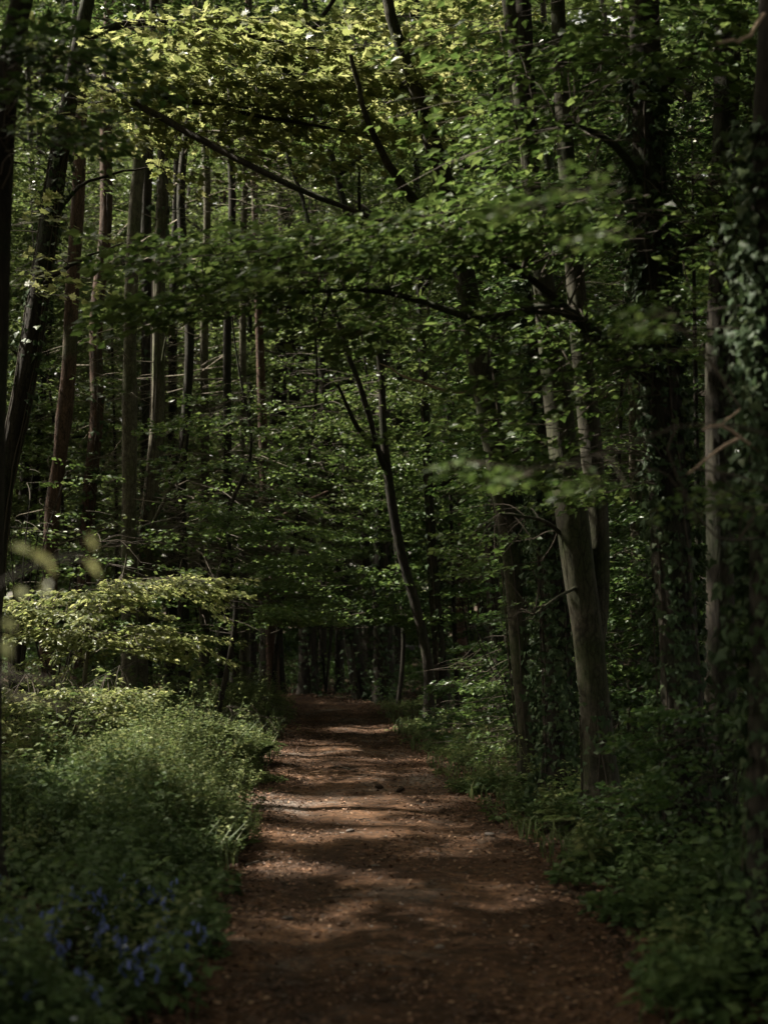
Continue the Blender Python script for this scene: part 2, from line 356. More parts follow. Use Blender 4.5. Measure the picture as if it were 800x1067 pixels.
def in_gap(P, f=.75):
    hit = np.zeros(len(P), bool)
    for T, r, off, keep in GAPS:
        if keep > .35: continue
        q = P - T; t_ = q @ SUN; hit |= (t_ > off) & (np.linalg.norm(q - t_[:, None] * SUN, axis=1) < r * f + .06)
    return hit
def clear_of_path(P):
    d = np.abs(P[:, 0] - path_c(P[:, 1])) - path_w(P[:, 1])
    return ~((d < .25) & (P[:, 2] < np.where(P[:, 1] < 14, 1.72, 1.5)) & (P[:, 1] < 31))
def in_frame(P, m=60):
    px, py, f = project(P)
    return (f > .3) & (px > -m) & (px < 800 + m) & (py > -m) & (py < 1067 + m)

# ------------------------------------------------------------------ sprays of foliage
def spray_leaves(O, D, L, rng, per, size, W=.55, droop=.12, tilt=.5, twigs=9, up=None):
    """leaves on flat fans: O origins, D directions, L lengths -> positions, axes, normals, sizes"""
    N = len(O)
    if N == 0: return (np.zeros((0, 3)),) * 3 + (np.zeros(0),)
    D = unit(D); U0 = np.array([[0, 0, 1.0]]) if up is None else up
    B = unit(np.cross(np.broadcast_to(U0, D.shape), D)); U = np.cross(D, B)
    cnt = np.maximum(3, (per * L).astype(int)); idx = np.repeat(np.arange(N), cnt); m = len(idx)
    k = rng.integers(0, twigs, m); side = np.where((k + idx) % 2 == 0, 1.0, -1.0)
    sk = (k + .6) / twigs; end = rng.random(m) < .12
    tw = unit(D[idx] * .62 + side[:, None] * B[idx] * .78)
    r = np.sqrt(rng.random(m)) * W * (1 - .75 * sk) * L[idx]
    Li = L[idx][:, None]
    pos = O[idx] + D[idx] * Li * sk[:, None] + tw * r[:, None]
    pos[end] = (O[idx] + D[idx] * Li * (sk[:, None] * .5 + .55))[end]
    pos += rng.normal(size=(m, 3)) * .018
    fall = droop * (Li[:, 0] * sk ** 2 + r)
    pos[:, 2] -= fall
    lr = np.where(rng.random(m) < .5, 1.0, -1.0)[:, None]
    ax = tw + lr * np.cross(U[idx], tw) * rng.uniform(.2, 1.0, (m, 1)) + rng.normal(size=(m, 3)) * .15
    ax[:, 2] -= .22
    nr = U[idx] + rng.normal(size=(m, 3)) * tilt
    return pos, ax, nr, size * rng.uniform(.65, 1.15, m)

class Tree:
    def __init__(s, name, label, base, seed, leaf='beech', tpl='oval', bark='bark_dark', cat='tree', group=None):
        s.rng = np.random.default_rng(seed); s.root = empty(name, base, label, cat, group)
        s.leaf, s.tpl, s.bark = leaf, tpl, bark
        s.trunk = MB(); s.crown = MB(); s.skel = []; s.nogap = False; s.branches = []; s.ivy_mb = MB(); s.base = np.array(base, float); s.nl = 0
    def stem(s, P, rad, sides=12, rough=.05, n=None, flare=.0):
        P = np.asarray(P, float); ln = np.linalg.norm(np.diff(P, axis=0), axis=1).sum()
        n = n or max(8, int(ln / .22)); C = catmull(P, n)
        t = np.linspace(0, 1, n); rr = np.interp(t, np.linspace(0, 1, len(rad)), rad)
        if flare: rr = rr * (1 + flare * np.exp(-(C[:, 2] - C[0, 2]) / .22))
        C[1:-1, :2] += np.cumsum(s.rng.normal(size=(n - 2, 2)), 0) * .002
        tube(s.trunk, C, rr, sides, 0, s.rng, rough); s.skel.append(np.c_[C, rr]); return C, rr
    def branch(s, P, r0, r1=.006, sides=7, part=True, n=None, mat=None, wob=.02):
        P = np.asarray(P, float); ln = np.linalg.norm(np.diff(P, axis=0), axis=1).sum()
        n = n or max(6, int(ln / .12)); C = catmull(P, n)
        C[1:] += np.cumsum(s.rng.normal(size=(n - 1, 3)), 0) * wob * .35
        rr = r0 + (r1 - r0) * np.linspace(0, 1, n) ** .8
        if part:
            mb = MB(); tube(mb, C, rr, sides, 0, s.rng, .08); s.branches.append((mb, mat or s.bark))
        else: tube(s.trunk, C, rr, sides, 0, s.rng, .05)
        s.skel.append(np.c_[C, rr]); return C
    def put(s, P, A, N, size, tpl=None, keep=None):
        ok = (True if s.nogap else sun_filter(P, s.rng, size)) & clear_of_path(P)
        if keep is not None: ok &= keep
        s.nl += ok.sum()
        leaves(s.crown, P[ok], A[ok], N[ok], size[ok], tpl or s.tpl, 0, None, s.rng)
    def sprays(s, O, D, L, per=60, size=.075, twig=True, feed=0.0, tpl=None, **kw):
        O = np.asarray(O, float); D = unit(np.asarray(D, float)); L = np.asarray(L, float)
        if len(O) == 0: return
        P, A, N, sz = spray_leaves(O, D, L, s.rng, per, size, **kw)
        s.put(P, A, N, sz, tpl)
        dr = kw.get('droop', .12)
        if twig:
            E = O + D * L[:, None] * .95; E[:, 2] -= dr * L
            Mi = O + D * L[:, None] * .5; Mi[:, 2] -= dr * L * .25
            thin_tubes(s.crown, O, Mi, E, .002 + .003 * L, np.full(len(O), .0012), 1, s.rng)
        if feed and s.skel:
            K = np.concatenate(s.skel)[:, :3]
            for i in range(len(O)):
                dd = np.linalg.norm(K - O[i], axis=1) + np.maximum(0, K[:, 2] - O[i, 2] - .5) * .3; j = dd.argmin()
                if .15 < dd[j] < feed:
                    a = K[j]; mid = (a + O[i]) / 2 + s.rng.normal(size=3) * .06 * dd[j] + np.array([0, 0, .08 * dd[j]])
                    C = catmull([a, mid, O[i]], 7)
                    tube(s.crown, C, np.linspace(.003 + .003 * dd[j], .003, 7), 4, 1, None, 0, s.rng.random())
    def patch(s, cx, cy, rx, ry, d, dd, n, L=(.5, .9), per=60, size=.075, lat=None, feed=1.1, elev=(-.15, .15), **kw):
        """sprays through a volume seen around one point of the photograph, growing away from the trunk"""
        r = s.rng; th = r.uniform(0, 2 * np.pi, n); q = np.sqrt(r.random(n)); dep = d + r.uniform(-dd, dd, n)
        O = np.array([at(cx + rx * a * math.cos(t), cy + ry * a * math.sin(t), y) for a, t, y in zip(q, th, dep)])
        if lat is None:
            D = O - s.base; D[:, 2] = 0; D = unit(D) + r.normal(size=(n, 3)) * .45
        else: D = np.array([lat], float) + r.normal(size=(n, 3)) * .4
        D[:, 2] = r.uniform(*elev, n)
        s.sprays(O, D, r.uniform(*L, n), per, size, feed=feed, **kw)
    def canopy(s, trunkP, z0, z1, nl, ln=(2.5, 4.5), size=.09, per=44, coarse=2.9, mind=0.0, twig=False, hide=True):
        """upper crown; out-of-sight foliage is grown with larger leaf clusters. mind: nothing nearer than this may enter the frame"""
        r = s.rng; Ol, Dl, Ll = [], [], []
        for k in range(nl):
            z = z0 + (z1 - z0) * ((k + r.random()) / nl)
            i = np.argmin(np.abs(trunkP[:, 2] - z)); a = trunkP[i]
            az = k * 2.4 + r.uniform(-.5, .5); f = (z - z0) / max(z1 - z0, .1)
            l = r.uniform(*ln) * (1.0 - .55 * f); el = r.uniform(.05, .45) + f * .35
            d = np.array([math.cos(az) * math.cos(el), math.sin(az) * math.cos(el), math.sin(el)])
            e = a + d * l; e[2] -= .08 * l; mid = a + d * l * .5 + np.array([0, 0, .10 * l])
            if in_gap(catmull([a, mid, e], 14)).any(): pass
            elif not (mind and in_frame(np.stack([a * .5 + mid * .5, mid, e])).any() and e[1] < mind):
                s.branch([a, mid, e], .018 + .010 * l, .006, 5, part=False, n=8)
            for q in np.linspace(.22, 1, int(5 + l * 2.6)):
                for sd in (-1, 1):
                    p = a + (mid - a) * min(1, q * 2) if q < .5 else mid + (e - mid) * (q * 2 - 1)
                    b = np.array([-d[1], d[0], 0]) * sd
                    Ol.append(p + r.normal(size=3) * .12); v = d * .6 + b * .8 * r.uniform(.5, 1.2); v[2] *= .4
                    Dl.append(v); Ll.append(r.uniform(.6, 1.15) * (1.1 - .4 * q))
        O, D, L = np.array(Ol), np.array(Dl), np.array(Ll)
        vis = in_frame(O, 120)
        if mind: ok = ~(vis & (O[:, 1] < mind))
        else: ok = np.ones(len(O), bool)
        v = vis & ok; h = ~vis & ok
        if v.any():
            P, A, N, sz = spray_leaves(O[v], D[v], L[v], r, per, size, droop=.15, tilt=.6)
            s.put(P, A, N, sz, 'kite')
        if h.any():
            P, A, N, sz = spray_leaves(O[h], D[h], L[h] * 1.15, r, per / (coarse ** 1.75), size * coarse, droop=.15, tilt=.45)
            s.put(P, A, N, sz, 'kite')
    def ivy(s, C, rr, n, size=.06, zmax=99, out=(.01, .09), zmin=-1, arc=None, tail=True):
        r = s.rng; ok = (C[:, 2] < zmax) & (C[:, 2] > zmin); C = C[ok]; rr = rr[ok]
        i = r.integers(0, len(C), n); th = r.uniform(0, 2 * np.pi, n) if arc is None else r.uniform(*arc, n)
        # ivy runs up in strands: bunch the angles
        th = th + .35 * np.sin(th * 3 + C[i, 2] * 1.3)
        o = np.stack([np.cos(th), np.sin(th), 0 * th], 1)
        cl = vnoise(th * 2.2 + 50, C[i, 2] * 1.6, 1.0) + .5
        keep = r.random(n) < np.clip(.25 + 1.3 * cl, 0, 1); i, th, o = i[keep], th[keep], o[keep]; cl = cl[keep]
        m = len(i)
        P = C[i] + o * (rr[i] + r.uniform(*out, m) * (.4 + 1.3 * cl))[:, None] + r.normal(size=(m, 3)) * .02
        A = np.stack([r.normal(size=m) * .5, r.normal(size=m) * .5, -np.ones(m)], 1) + o * .3
        N = o + r.normal(size=(m, 3)) * .6 + np.array([0, 0, .35])
        k = sun_filter(P, r)
        leaves(s.ivy_mb, P[k], A[k], N[k], size * (.45 + .9 * r.random(k.sum()) ** 1.4), 'ivy', 0, None, r)
        for q in range(5):                                             # climbing stems
            a0 = r.uniform(0, 6.28); tt = np.arange(0, len(C), 2)
            if len(tt) < 4: continue
            an = a0 + np.cumsum(r.normal(size=len(tt))) * .12
            Pq = C[tt] + np.stack([np.cos(an), np.sin(an), 0 * an], 1) * (rr[tt] + .012)[:, None]
            tube(s.ivy_mb, Pq, .006, 5, 1, None, 0, r.random())
    def dead_twigs(s, C, n, z0, z1, ln=(.5, 1.4), mat='needle'):
        r = s.rng; K = C[(C[:, 2] > z0) & (C[:, 2] < z1)]
        a = K[r.integers(0, len(K), n)]; az = r.uniform(0, 6.28, n); l = r.uniform(*ln, n)
        d = np.stack([np.cos(az), np.sin(az), r.uniform(-.35, .15, n)], 1)
        e = a + d * l[:, None]
        for T_, r_, o_, k_ in GAPS:
            if k_ > .42: continue
            q_ = e - T_; u_ = q_ @ SUN; a[(u_ > o_) & (np.linalg.norm(q_ - u_[:, None] * SUN, axis=1) < r_ + .25)] = np.nan
        k_ = ~np.isnan(a[:, 0]); a, e, d, l = a[k_], e[k_], d[k_], l[k_]; n = len(a)
        mid = (a + e) / 2 + r.normal(size=(n, 3)) * .04; e[:, 2] -= .1 * l
        thin_tubes(s.trunk, a, mid, e, .006 + .004 * l, np.full(n, .002), 1, r)
        for k in range(3):
            q = r.uniform(.3, .9, n)[:, None]; a2 = a + (e - a) * q; d2 = d + r.normal(size=(n, 3)) * .7
            e2 = a2 + unit(d2) * l[:, None] * .4
            thin_tubes(s.trunk, a2, (a2 + e2) / 2, e2, np.full(n, .004), np.full(n, .0012), 1, r)
    def done(s):
        s.trunk.build('trunk', [M[s.bark], M['needle']], s.root)
        for mb, mt in s.branches: mb.build('branch', [M[mt]], s.root)
        if s.crown.parts: s.crown.build('crown', [M[s.leaf], M['twig']], s.root)
        if s.ivy_mb.parts: s.ivy_mb.build('ivy', [M['ivy'], M['twig']], s.root)
        return s.root

def px_trunk(t, pts, d, wpx, H, flare=.35, sides=14, rough=.05, lean=None, d2=None):
    """trunk through points of the photograph at depth d (d2 at the top point), sunk in the ground, grown on up to height H"""
    n = len(pts); dep = np.linspace(d, d2 if d2 else d, n)
    P = [at(x, y, q) for (x, y), q in zip(pts, dep)]
    g = float(gz(P[0][0], P[0][1]))
    if P[0][2] > g - .05:
        b = P[0] + (P[0] - P[1]) * ((P[0][2] - g + .12) / max(.2, (P[1][2] - P[0][2]))); b[0] = P[0][0] * .6 + b[0] * .4; b[1] = P[0][1]; b[2] = g - .12
        P = [b] + P; wpx = [wpx[0]] + list(wpx); dep = np.r_[dep[0], dep]
    rad = [.5 * w_ / F * q for w_, q in zip(wpx, dep)]
    if P[-1][2] < H:
        v = P[-1] - P[-2]; v = v / v[2]; v[:2] = np.clip(v[:2], -.25, .25)
        if lean is not None: v[:2] = lean
        z = P[-1][2]
        for k in (.35, .7, 1.0):
            zz = z + (H - z) * k; P.append(P[-1] + v * (zz - P[-1][2])); v = v * np.array([.6, .6, 1]); rad.append(rad[-1] * .72)
    # resample on height so that radii follow the points
    P = np.array(P); n = max(12, int((P[-1][2] - P[0][2]) / .2)); C = catmull(P, n)
    rr = np.interp(np.linspace(0, len(P) - 1, n), np.arange(len(P)), rad)
    rr = rr * (1 + flare * np.exp(-(C[:, 2] - C[0, 2]) / .25))
    tube(t.trunk, C, rr, sides, 0, t.rng, rough, roots=.8 if wpx[0] * dep[0] > 250 and dep[0] < 14 else 0); t.skel.append(np.c_[C, rr])
    return C, rr
def base_of(pts, d):
    p = at(*pts[0], d); return (p[0], p[1], float(gz(p[0], p[1])))

# ------------------------------------------------------------------ the setting: ground and path
def axis(parts):
    return np.unique(np.round(np.concatenate([np.arange(a, b, s) for a, b, s in parts]), 4))
gx = axis([(-400, -60, 34), (-60, -16, 4), (-16, -7, .6), (-7, 5, .14), (5, 14, .6), (14, 60, 4), (60, 401, 34)])
gy = axis([(-300, -40, 26), (-40, 2, 2), (2, 30, .16), (30, 46, .5), (46, 90, 4), (90, 600, 30)])
X, Y = np.meshgrid(gx, gy); Z = gz(X, Y)
nx = len(gx); ii = (np.arange(len(gy) - 1)[:, None] * nx + np.arange(nx - 1)[None]).ravel()
gm = MB(); gm.add(np.stack([X, Y, Z], -1).reshape(-1, 3), np.stack([ii, ii + 1, ii + nx + 1, ii + nx], 1))
tag(gm.build('ground', [M['soil']]), kind='structure')
ys = np.concatenate([np.arange(-12, 2, .5), np.arange(2, 30, .1), np.arange(30, 40, .3)])
us = np.linspace(-1, 1, 34); pv = []
r = np.random.default_rng(5)
el = vnoise(ys, ys * 0 + 3, .8) * .35 + vnoise(ys, ys * 0 + 8, .25) * .18; er = vnoise(ys, ys * 0 + 33, .8) * .35 + vnoise(ys, ys * 0 + 28, .25) * .18
for y_, a_, b_ in zip(ys, el, er):
    hw = path_w(y_); x_ = path_c(y_) + np.where(us < 0, us * (hw + .12 + a_), us * (hw + .12 + b_))
    pv.append(np.stack([x_, np.full(34, y_), gz(x_, np.full(34, y_)) + .012 - .018 * np.abs(us) ** 8], 1))
pv = np.array(pv).reshape(-1, 3); ii = (np.arange(len(ys) - 1)[:, None] * 34 + np.arange(33)[None]).ravel()
pm = MB(); pm.add(pv, np.stack([ii, ii + 1, ii + 35, ii + 34], 1)); tag(pm.build('path', [M['earth']]), kind='structure')

# leaf litter, gravel
r = np.random.default_rng(11)
def near_y(n, a=3.5, b=30, p=1.5): return a + (b - a) * r.random(n) ** p
n = 80000; y_ = near_y(n); u_ = r.uniform(-1.35, 1.35, n)
kp = r.random(n) < np.clip(.20 + .9 * np.abs(u_) ** 2.6 + 1.5 * np.clip(vnoise(u_ * 1.2 + 4, y_, .8) + .6 * vnoise(u_ * 1.2 + 9, y_, .3) - .05, 0, 1), 0, 1) ; y_, u_ = y_[kp], u_[kp]; n = len(y_)
x_ = path_c(y_) + u_ * path_w(y_); az = r.uniform(0, 6.28, n)
lm = MB(); leaves(lm, np.stack([x_, y_, gz(x_, y_) + .016 + r.random(n) * .012], 1), np.stack([np.cos(az), np.sin(az), r.normal(size=n) * .25], 1),
                  np.stack([r.normal(size=n) * .45, r.normal(size=n) * .45, np.ones(n)], 1), .012 + .032 * r.random(n) ** 1.6, 'oval', 0, r.random(n) ** 1.6, r)
n = 26000; y_ = near_y(n, 4, 34, 1.2); x_ = path_c(y_) + r.choice([-1, 1], n) * (path_w(y_) + r.random(n) ** 1.5 * 4); az = r.uniform(0, 6.28, n)
leaves(lm, np.stack([x_, y_, gz(x_, y_) + .01 + r.random(n) * .02], 1), np.stack([np.cos(az), np.sin(az), r.normal(size=n) * .3], 1),
       np.stack([r.normal(size=n) * .45, r.normal(size=n) * .45, np.ones(n)], 1), r.uniform(.03, .075, n), 'oval', 0, r.random(n) * .7, r)
n = 260; y_ = near_y(n, 4, 26, 1.3); u_ = r.uniform(-1.15, 1.15, n); x_ = path_c(y_) + u_ * path_w(y_); az = r.uniform(0, 6.28, n); l_ = r.uniform(.05, .28, n)
A_ = np.stack([x_, y_, gz(x_, y_) + .024], 1); E_ = A_ + np.stack([np.cos(az) * l_, np.sin(az) * l_, 0 * az], 1); E_[:, 2] = gz(E_[:, 0], E_[:, 1]) + .022
thin_tubes(lm, A_, (A_ + E_) / 2 + r.normal(size=(n, 3)) * np.array([.012, .012, .002]), E_, r.uniform(.0018, .004, n), np.full(n, .0012), 1, r)
tag(lm.build('leaf_litter', [M['litter'], M['twig']]), kind='stuff')
def rock(mb, c, s, rng, mi=0):
    th = np.linspace(0, 2 * np.pi, 7, endpoint=False); V = [[0, 0, .62]]
    for zz, q in ((.42, .7), (.05, 1.0), (-.3, .75)):
        for t_ in th: V.append([q * math.cos(t_) * rng.uniform(.8, 1.15), q * math.sin(t_) * rng.uniform(.8, 1.15), zz * rng.uniform(.8, 1.2)])
    V.append([0, 0, -.4]); f = [[0, 1 + k, 1 + (k + 1) % 7] for k in range(7)]
    for a_ in (1, 8):
        for k in range(7): f += [[a_ + k, a_ + 7 + k, a_ + 7 + (k + 1) % 7], [a_ + k, a_ + 7 + (k + 1) % 7, a_ + (k + 1) % 7]]
    f += [[15 + k, 22, 15 + (k + 1) % 7] for k in range(7)]
    V = np.array(V) * np.array([s, s * rng.uniform(.6, 1), s * .6]); a_ = rng.uniform(0, 6.28)
    V = V @ np.array([[math.cos(a_), math.sin(a_), 0], [-math.sin(a_), math.cos(a_), 0], [0, 0, 1]])
    mb.add(V + c, f, mi, np.full(len(V), rng.random()))
pb = MB()
for k in range(1100):
    y_ = float(near_y(1, 4, 26, 1.3)[0]); u_ = float(np.clip(r.normal() * .5, -1.1, 1.1)); x_ = path_c(y_) + u_ * path_w(y_)
    rock(pb, np.array([x_, y_, float(gz(x_, y_)) + .012]), r.uniform(.004, .013), r)
tag(pb.build('gravel', [M['stone']]), kind='stuff')

# ------------------------------------------------------------------ the trees seen large
def start(name, label, pts, d, seed, **k):
    global t
    t = Tree(name, label, base_of(pts, d), seed, **k); return t

# -- right of the path
p = [(628, 862), (622, 760), (612, 660), (601, 580), (592, 510), (582, 430), (571, 340), (560, 250), (548, 150)]
start('smooth_barked_tree', 'thick smooth grey trunk between the ivy column and the black trunk', p, 11, 1, bark='bark_grey')
C, rr = px_trunk(t, p, 11, [38, 32, 31, 34, 35, 30, 25, 20, 16], 16)
P2 = [at(616, 700, 11.08), at(621, 620, 11.14), at(621, 540, 11.2), at(614, 450, 11.25), at(603, 340, 11.3), at(592, 200, 11.4), at(580, -20, 11.5), at(575, -400, 11.7)]
n2 = 50; C2 = catmull(P2, n2); tube(t.trunk, C2, np.interp(np.linspace(0, 1, n2), [0, .12, .3, .6, 1], [.08, .10, .10, .08, .05]), 12, 0, t.rng, .05); t.skel.append(np.c_[C2, np.full(n2, .1)])
t.branch([at(590, 560, 11), at(560, 540, 10.8), at(520, 535, 10.4)], .022)
t.branch([at(604, 610, 11), at(575, 625, 10.6), at(555, 640, 10.5)], .015)
t.ivy(C, rr, 500, size=.05, zmax=1.0)
t.patch(560, 640, 30, 14, 10.5, .4, 8, L=(.3, .5), size=.06)
t.patch(530, 560, 50, 40, 10.6, .6, 16, L=(.35, .6), size=.06)
t.canopy(C, 7.5, 16, 20, mind=20)
t.done()

p = [(584, 846), (582, 760), (579, 690), (575, 600), (571, 520), (565, 420), (558, 320), (553, 200)]
start('ivy_clad_tree', 'trunk wrapped in dark ivy close behind the smooth grey trunk, left of it', p, 12, 2, leaf='dark')
C, rr = px_trunk(t, p, 12, [36, 30, 29, 28, 27, 25, 22, 20], 15)
t.ivy(C, rr, 9500, size=.052, zmax=5.2, out=(.0, .10)); t.canopy(C, 7.8, 15, 16, mind=20)
t.patch(560, 300, 60, 60, 12, 1, 18, size=.07)
t.done()

p = [(556, 838), (549, 760), (541, 690), (535, 600), (525, 530), (511, 440), (498, 370), (484, 290), (463, 195), (441, 120), (425, 70), (408, 20), (400, -20)]
start('leaning_tree', 'tall slim patchy trunk leaning left over the path in a long curve', p, 13, 3, bark='bark_grey')
C, rr = px_trunk(t, p, 13, [24, 20, 19, 21, 22, 26, 25, 23, 21, 16, 13, 12, 11], 14, flare=.25)
t.ivy(C, rr, 2600, size=.06, zmax=3.2, out=(.0, .06), arc=(-.9, 2.4))
t.branch([at(475, 245, 13), at(430, 205, 12.6), at(393, 140, 12.2), at(370, 60, 12)], .06, .02)
t.branch([at(505, 405, 13), at(470, 408, 12.6), at(430, 395, 12.2), at(395, 378, 12)], .022, .005, mat='pale_twig')
t.branch([at(520, 500, 13), at(560, 470, 13.2), at(600, 455, 13.3)], .03, .006)
t.branch([at(452, 150, 13), at(480, 205, 12.8), at(540, 200, 12.5)], .02, .005)
t.patch(400, 100, 60, 60, 14.2, .6, 12, size=.08); t.patch(500, 130, 50, 50, 14.2, .6, 8, size=.08)
t.canopy(C, 7.2, 14, 16, mind=16)
t.done()

p = [(716, 892), (712, 780), (705, 660), (697, 540), (690, 440), (683, 340), (678, 240), (674, 120), (671, 0)]
start('black_trunked_tree', 'broad almost black trunk whose long dark bough arches left over the path', p, 9.5, 4, leaf='beech', cat='tree')
C, rr = px_trunk(t, p, 9.5, [54, 45, 43, 42, 42, 41, 38, 35, 32], 17)
t.ivy(C, rr, 8000, size=.05, zmax=5.5, out=(.0, .06))
Bq = t.branch([at(688, 405, 9.5), at(660, 380, 9.35), at(625, 348, 9.2), at(590, 322, 9.1), at(550, 322, 9.0), at(500, 330, 9.0), at(440, 312, 9.0), at(380, 300, 9.0), at(300, 302, 9.0), at(215, 315, 9.0)], .062, .006, wob=.012)
t.branch([at(590, 322, 9.1), at(530, 275, 8.9), at(460, 245, 8.8), at(380, 250, 8.7), at(290, 275, 8.6)], .028, .006)
t.branch([at(676, 200, 9.5), at(640, 150, 9.2), at(600, 130, 9), at(540, 140, 8.9)], .04, .008)
t.branch([at(674, 110, 9.5), at(720, 60, 9.2), at(760, 40, 9), at(800, 50, 8.8)], .04, .008)
t.branch([at(680, 300, 9.5), at(720, 250, 9.2), at(770, 225, 9), at(820, 215, 8.9)], .035, .008)
t.branch([at(345, 305, 9.0), at(336, 330, 9), at(331, 380, 9)], .009, .004)
lt = (-1, 0, 0)
t.patch(330, 272, 150, 34, 9, .7, 46, lat=lt, size=.098, L=(.45, .8)); t.patch(250, 318, 90, 20, 9, .5, 18, lat=lt, size=.098, L=(.4, .7))
t.patch(200, 250, 40, 14, 9, .4, 8, lat=lt, size=.09, L=(.4, .6))
t.patch(430, 335, 110, 20, 9, .5, 16, lat=lt, size=.098, L=(.4, .6))
t.patch(500, 245, 110, 26, 8.8, .8, 28, lat=lt, size=.098); t.patch(610, 225, 90, 45, 8.8, .8, 34, lat=lt, size=.098)
t.patch(730, 235, 90, 55, 9, .8, 34, lat=(1, 0, 0), size=.098); t.patch(720, 60, 100, 75, 9, .8, 34, size=.098)
t.patch(600, 110, 90, 80, 9, .8, 26, lat=lt, size=.098); t.patch(570, 30, 60, 50, 9.5, .6, 8, lat=lt, size=.098)
t.patch(760, 150, 60, 50, 9, .6, 24, lat=(1, 0, 0), size=.098)
t.patch(640, 400, 60, 30, 9, .5, 9, lat=lt, size=.09); t.patch(600, 350, 60, 26, 9, .5, 6, lat=lt, size=.09)
t.patch(545, 450, 40, 20, 9.6, .5, 4, lat=lt, size=.085); t.patch(650, 480, 60, 36, 9.2, .5, 18, lat=lt, size=.085); t.patch(700, 350, 50, 50, 9.1, .5, 18, size=.085);
t.canopy(C, 6.6, 17, 22, mind=20, ln=(3, 5))
t.done()

p = [(752, 880), (750, 780), (750, 640), (750, 520), (750, 400), (752, 300), (754, 200), (757, 80)]
start('brown_trunked_tree', 'plain dull brown trunk between the black trunk and the ivy draped one', p, 9.8, 5, bark='bark_dark', leaf='dark')
C, rr = px_trunk(t, p, 9.8, [36, 33, 31, 31, 31, 30, 29, 27], 16); t.canopy(C, 7.5, 16, 14, mind=20); t.patch(770, 100, 50, 60, 9.8, .6, 16); t.done()

p = [(806, 985), (804, 800), (802, 640), (800, 500), (798, 380), (798, 260), (800, 120), (806, -20)]
start('ivy_draped_tree', 'out of focus trunk at the right edge draped in hanging ivy with pale sunlit leaves', p, 6.6, 6, leaf='beech')
C, rr = px_trunk(t, p, 6.6, [60, 48, 42, 38, 36, 34, 32, 30], 14)
t.ivy(C, rr, 8000, size=.05, zmax=4.0, out=(.0, .12))
t.branch([at(790, 470, 6.5), at(768, 452, 6.3), at(750, 444, 6.15), at(735, 446, 6.05)], .010, .005, mat='pale_twig')
t.branch([at(770, 456, 6.3), at(748, 466, 6.2), at(730, 480, 6.1), at(716, 492, 6.05)], .008, .004, mat='pale_twig')
t.branch([at(752, 444, 6.17), at(760, 432, 6.14), at(770, 424, 6.1)], .006, .003, mat='pale_twig')
t.branch([at(790, 560, 6.5), at(740, 560, 6.2), at(696, 482, 6), at(702, 455, 5.95)], .006, .003, mat='twig')
t.branch([at(725, 545, 6.1), at(700, 500, 6.0), at(672, 487, 5.9)], .005, .002, mat='twig')
t.branch([at(795, 15, 6.3), at(775, 38, 5.8), at(745, 40, 5.4)], .010, .005, mat='pale_twig')
t.nogap = True
for bx, by in ((640, 190), (620, 205), (660, 240), (700, 330), (560, 218)):
    t.patch(bx, by, 16, 12, 4.3, .2, 3, lat=(-1, 0, 0), L=(.12, .2), per=90, size=.05, feed=0)
t.patch(780, 520, 30, 30, 6, .3, 8, lat=(-1, 0, 0), L=(.2, .35), size=.05)
t.patch(740, 330, 40, 30, 6.3, .3, 7, lat=(-1, 0, 0), L=(.2, .35), size=.05)
t.nogap = False; t.canopy(C, 5.5, 14, 16, mind=20)
t.done()

p = [(500, 760), (530, 700), (560, 640), (600, 560), (690, 520), (860, 470)]
p = [(870, 1000), (868, 800), (862, 600), (850, 450), (835, 330)]
start('beech_sapling', 'slender beech sapling reaching in from the right with blurred yellow-green sprays over the path', p, 4.6, 7, leaf='beech'); t.nogap = True
C, rr = px_trunk(t, p, 4.6, [30, 26, 22, 18, 14], 4.2, flare=.1, sides=8)
B1 = t.branch([at(852, 470, 4.6), at(740, 440, 4.5), at(640, 470, 4.4), at(560, 490, 4.3), at(490, 480, 4.3)], .005, .002, wob=.004, mat='twig')
for bx, by, rx in ((512, 484, 16), (550, 494, 12), (645, 505, 22)):
    t.patch(bx, by, rx, 6, 4.3, .12, 3, lat=(-1, 0, 0), L=(.10, .16), per=100, size=.045, feed=.4)
t.done()

p = [(660, 802), (660, 740), (661, 680), (663, 600), (662, 500), (660, 400), (656, 250)]
start('slim_pale_tree', 'slim pale trunk in the gap between the smooth grey trunk and the black trunk', p, 15, 8, bark='bark_pale')
C, rr = px_trunk(t, p, 15, [17, 14, 13, 13, 13, 12, 11], 13, flare=.2)
t.branch([at(662, 600, 15), at(640, 585, 14.6), at(620, 590, 14.3)], .02); t.branch([at(661, 680, 15), at(640, 672, 14.5), at(680, 640, 14.2)], .02)
t.patch(645, 592, 36, 24, 14.2, .6, 14, L=(.35, .6), size=.075); t.patch(655, 670, 40, 30, 14, .6, 18, L=(.35, .6), size=.075); t.patch(660, 450, 50, 60, 15, .8, 16)
t.ivy(C, rr, 700, size=.06, zmax=2.0)
t.canopy(C, 6.5, 13, 14, mind=14)
t.done()

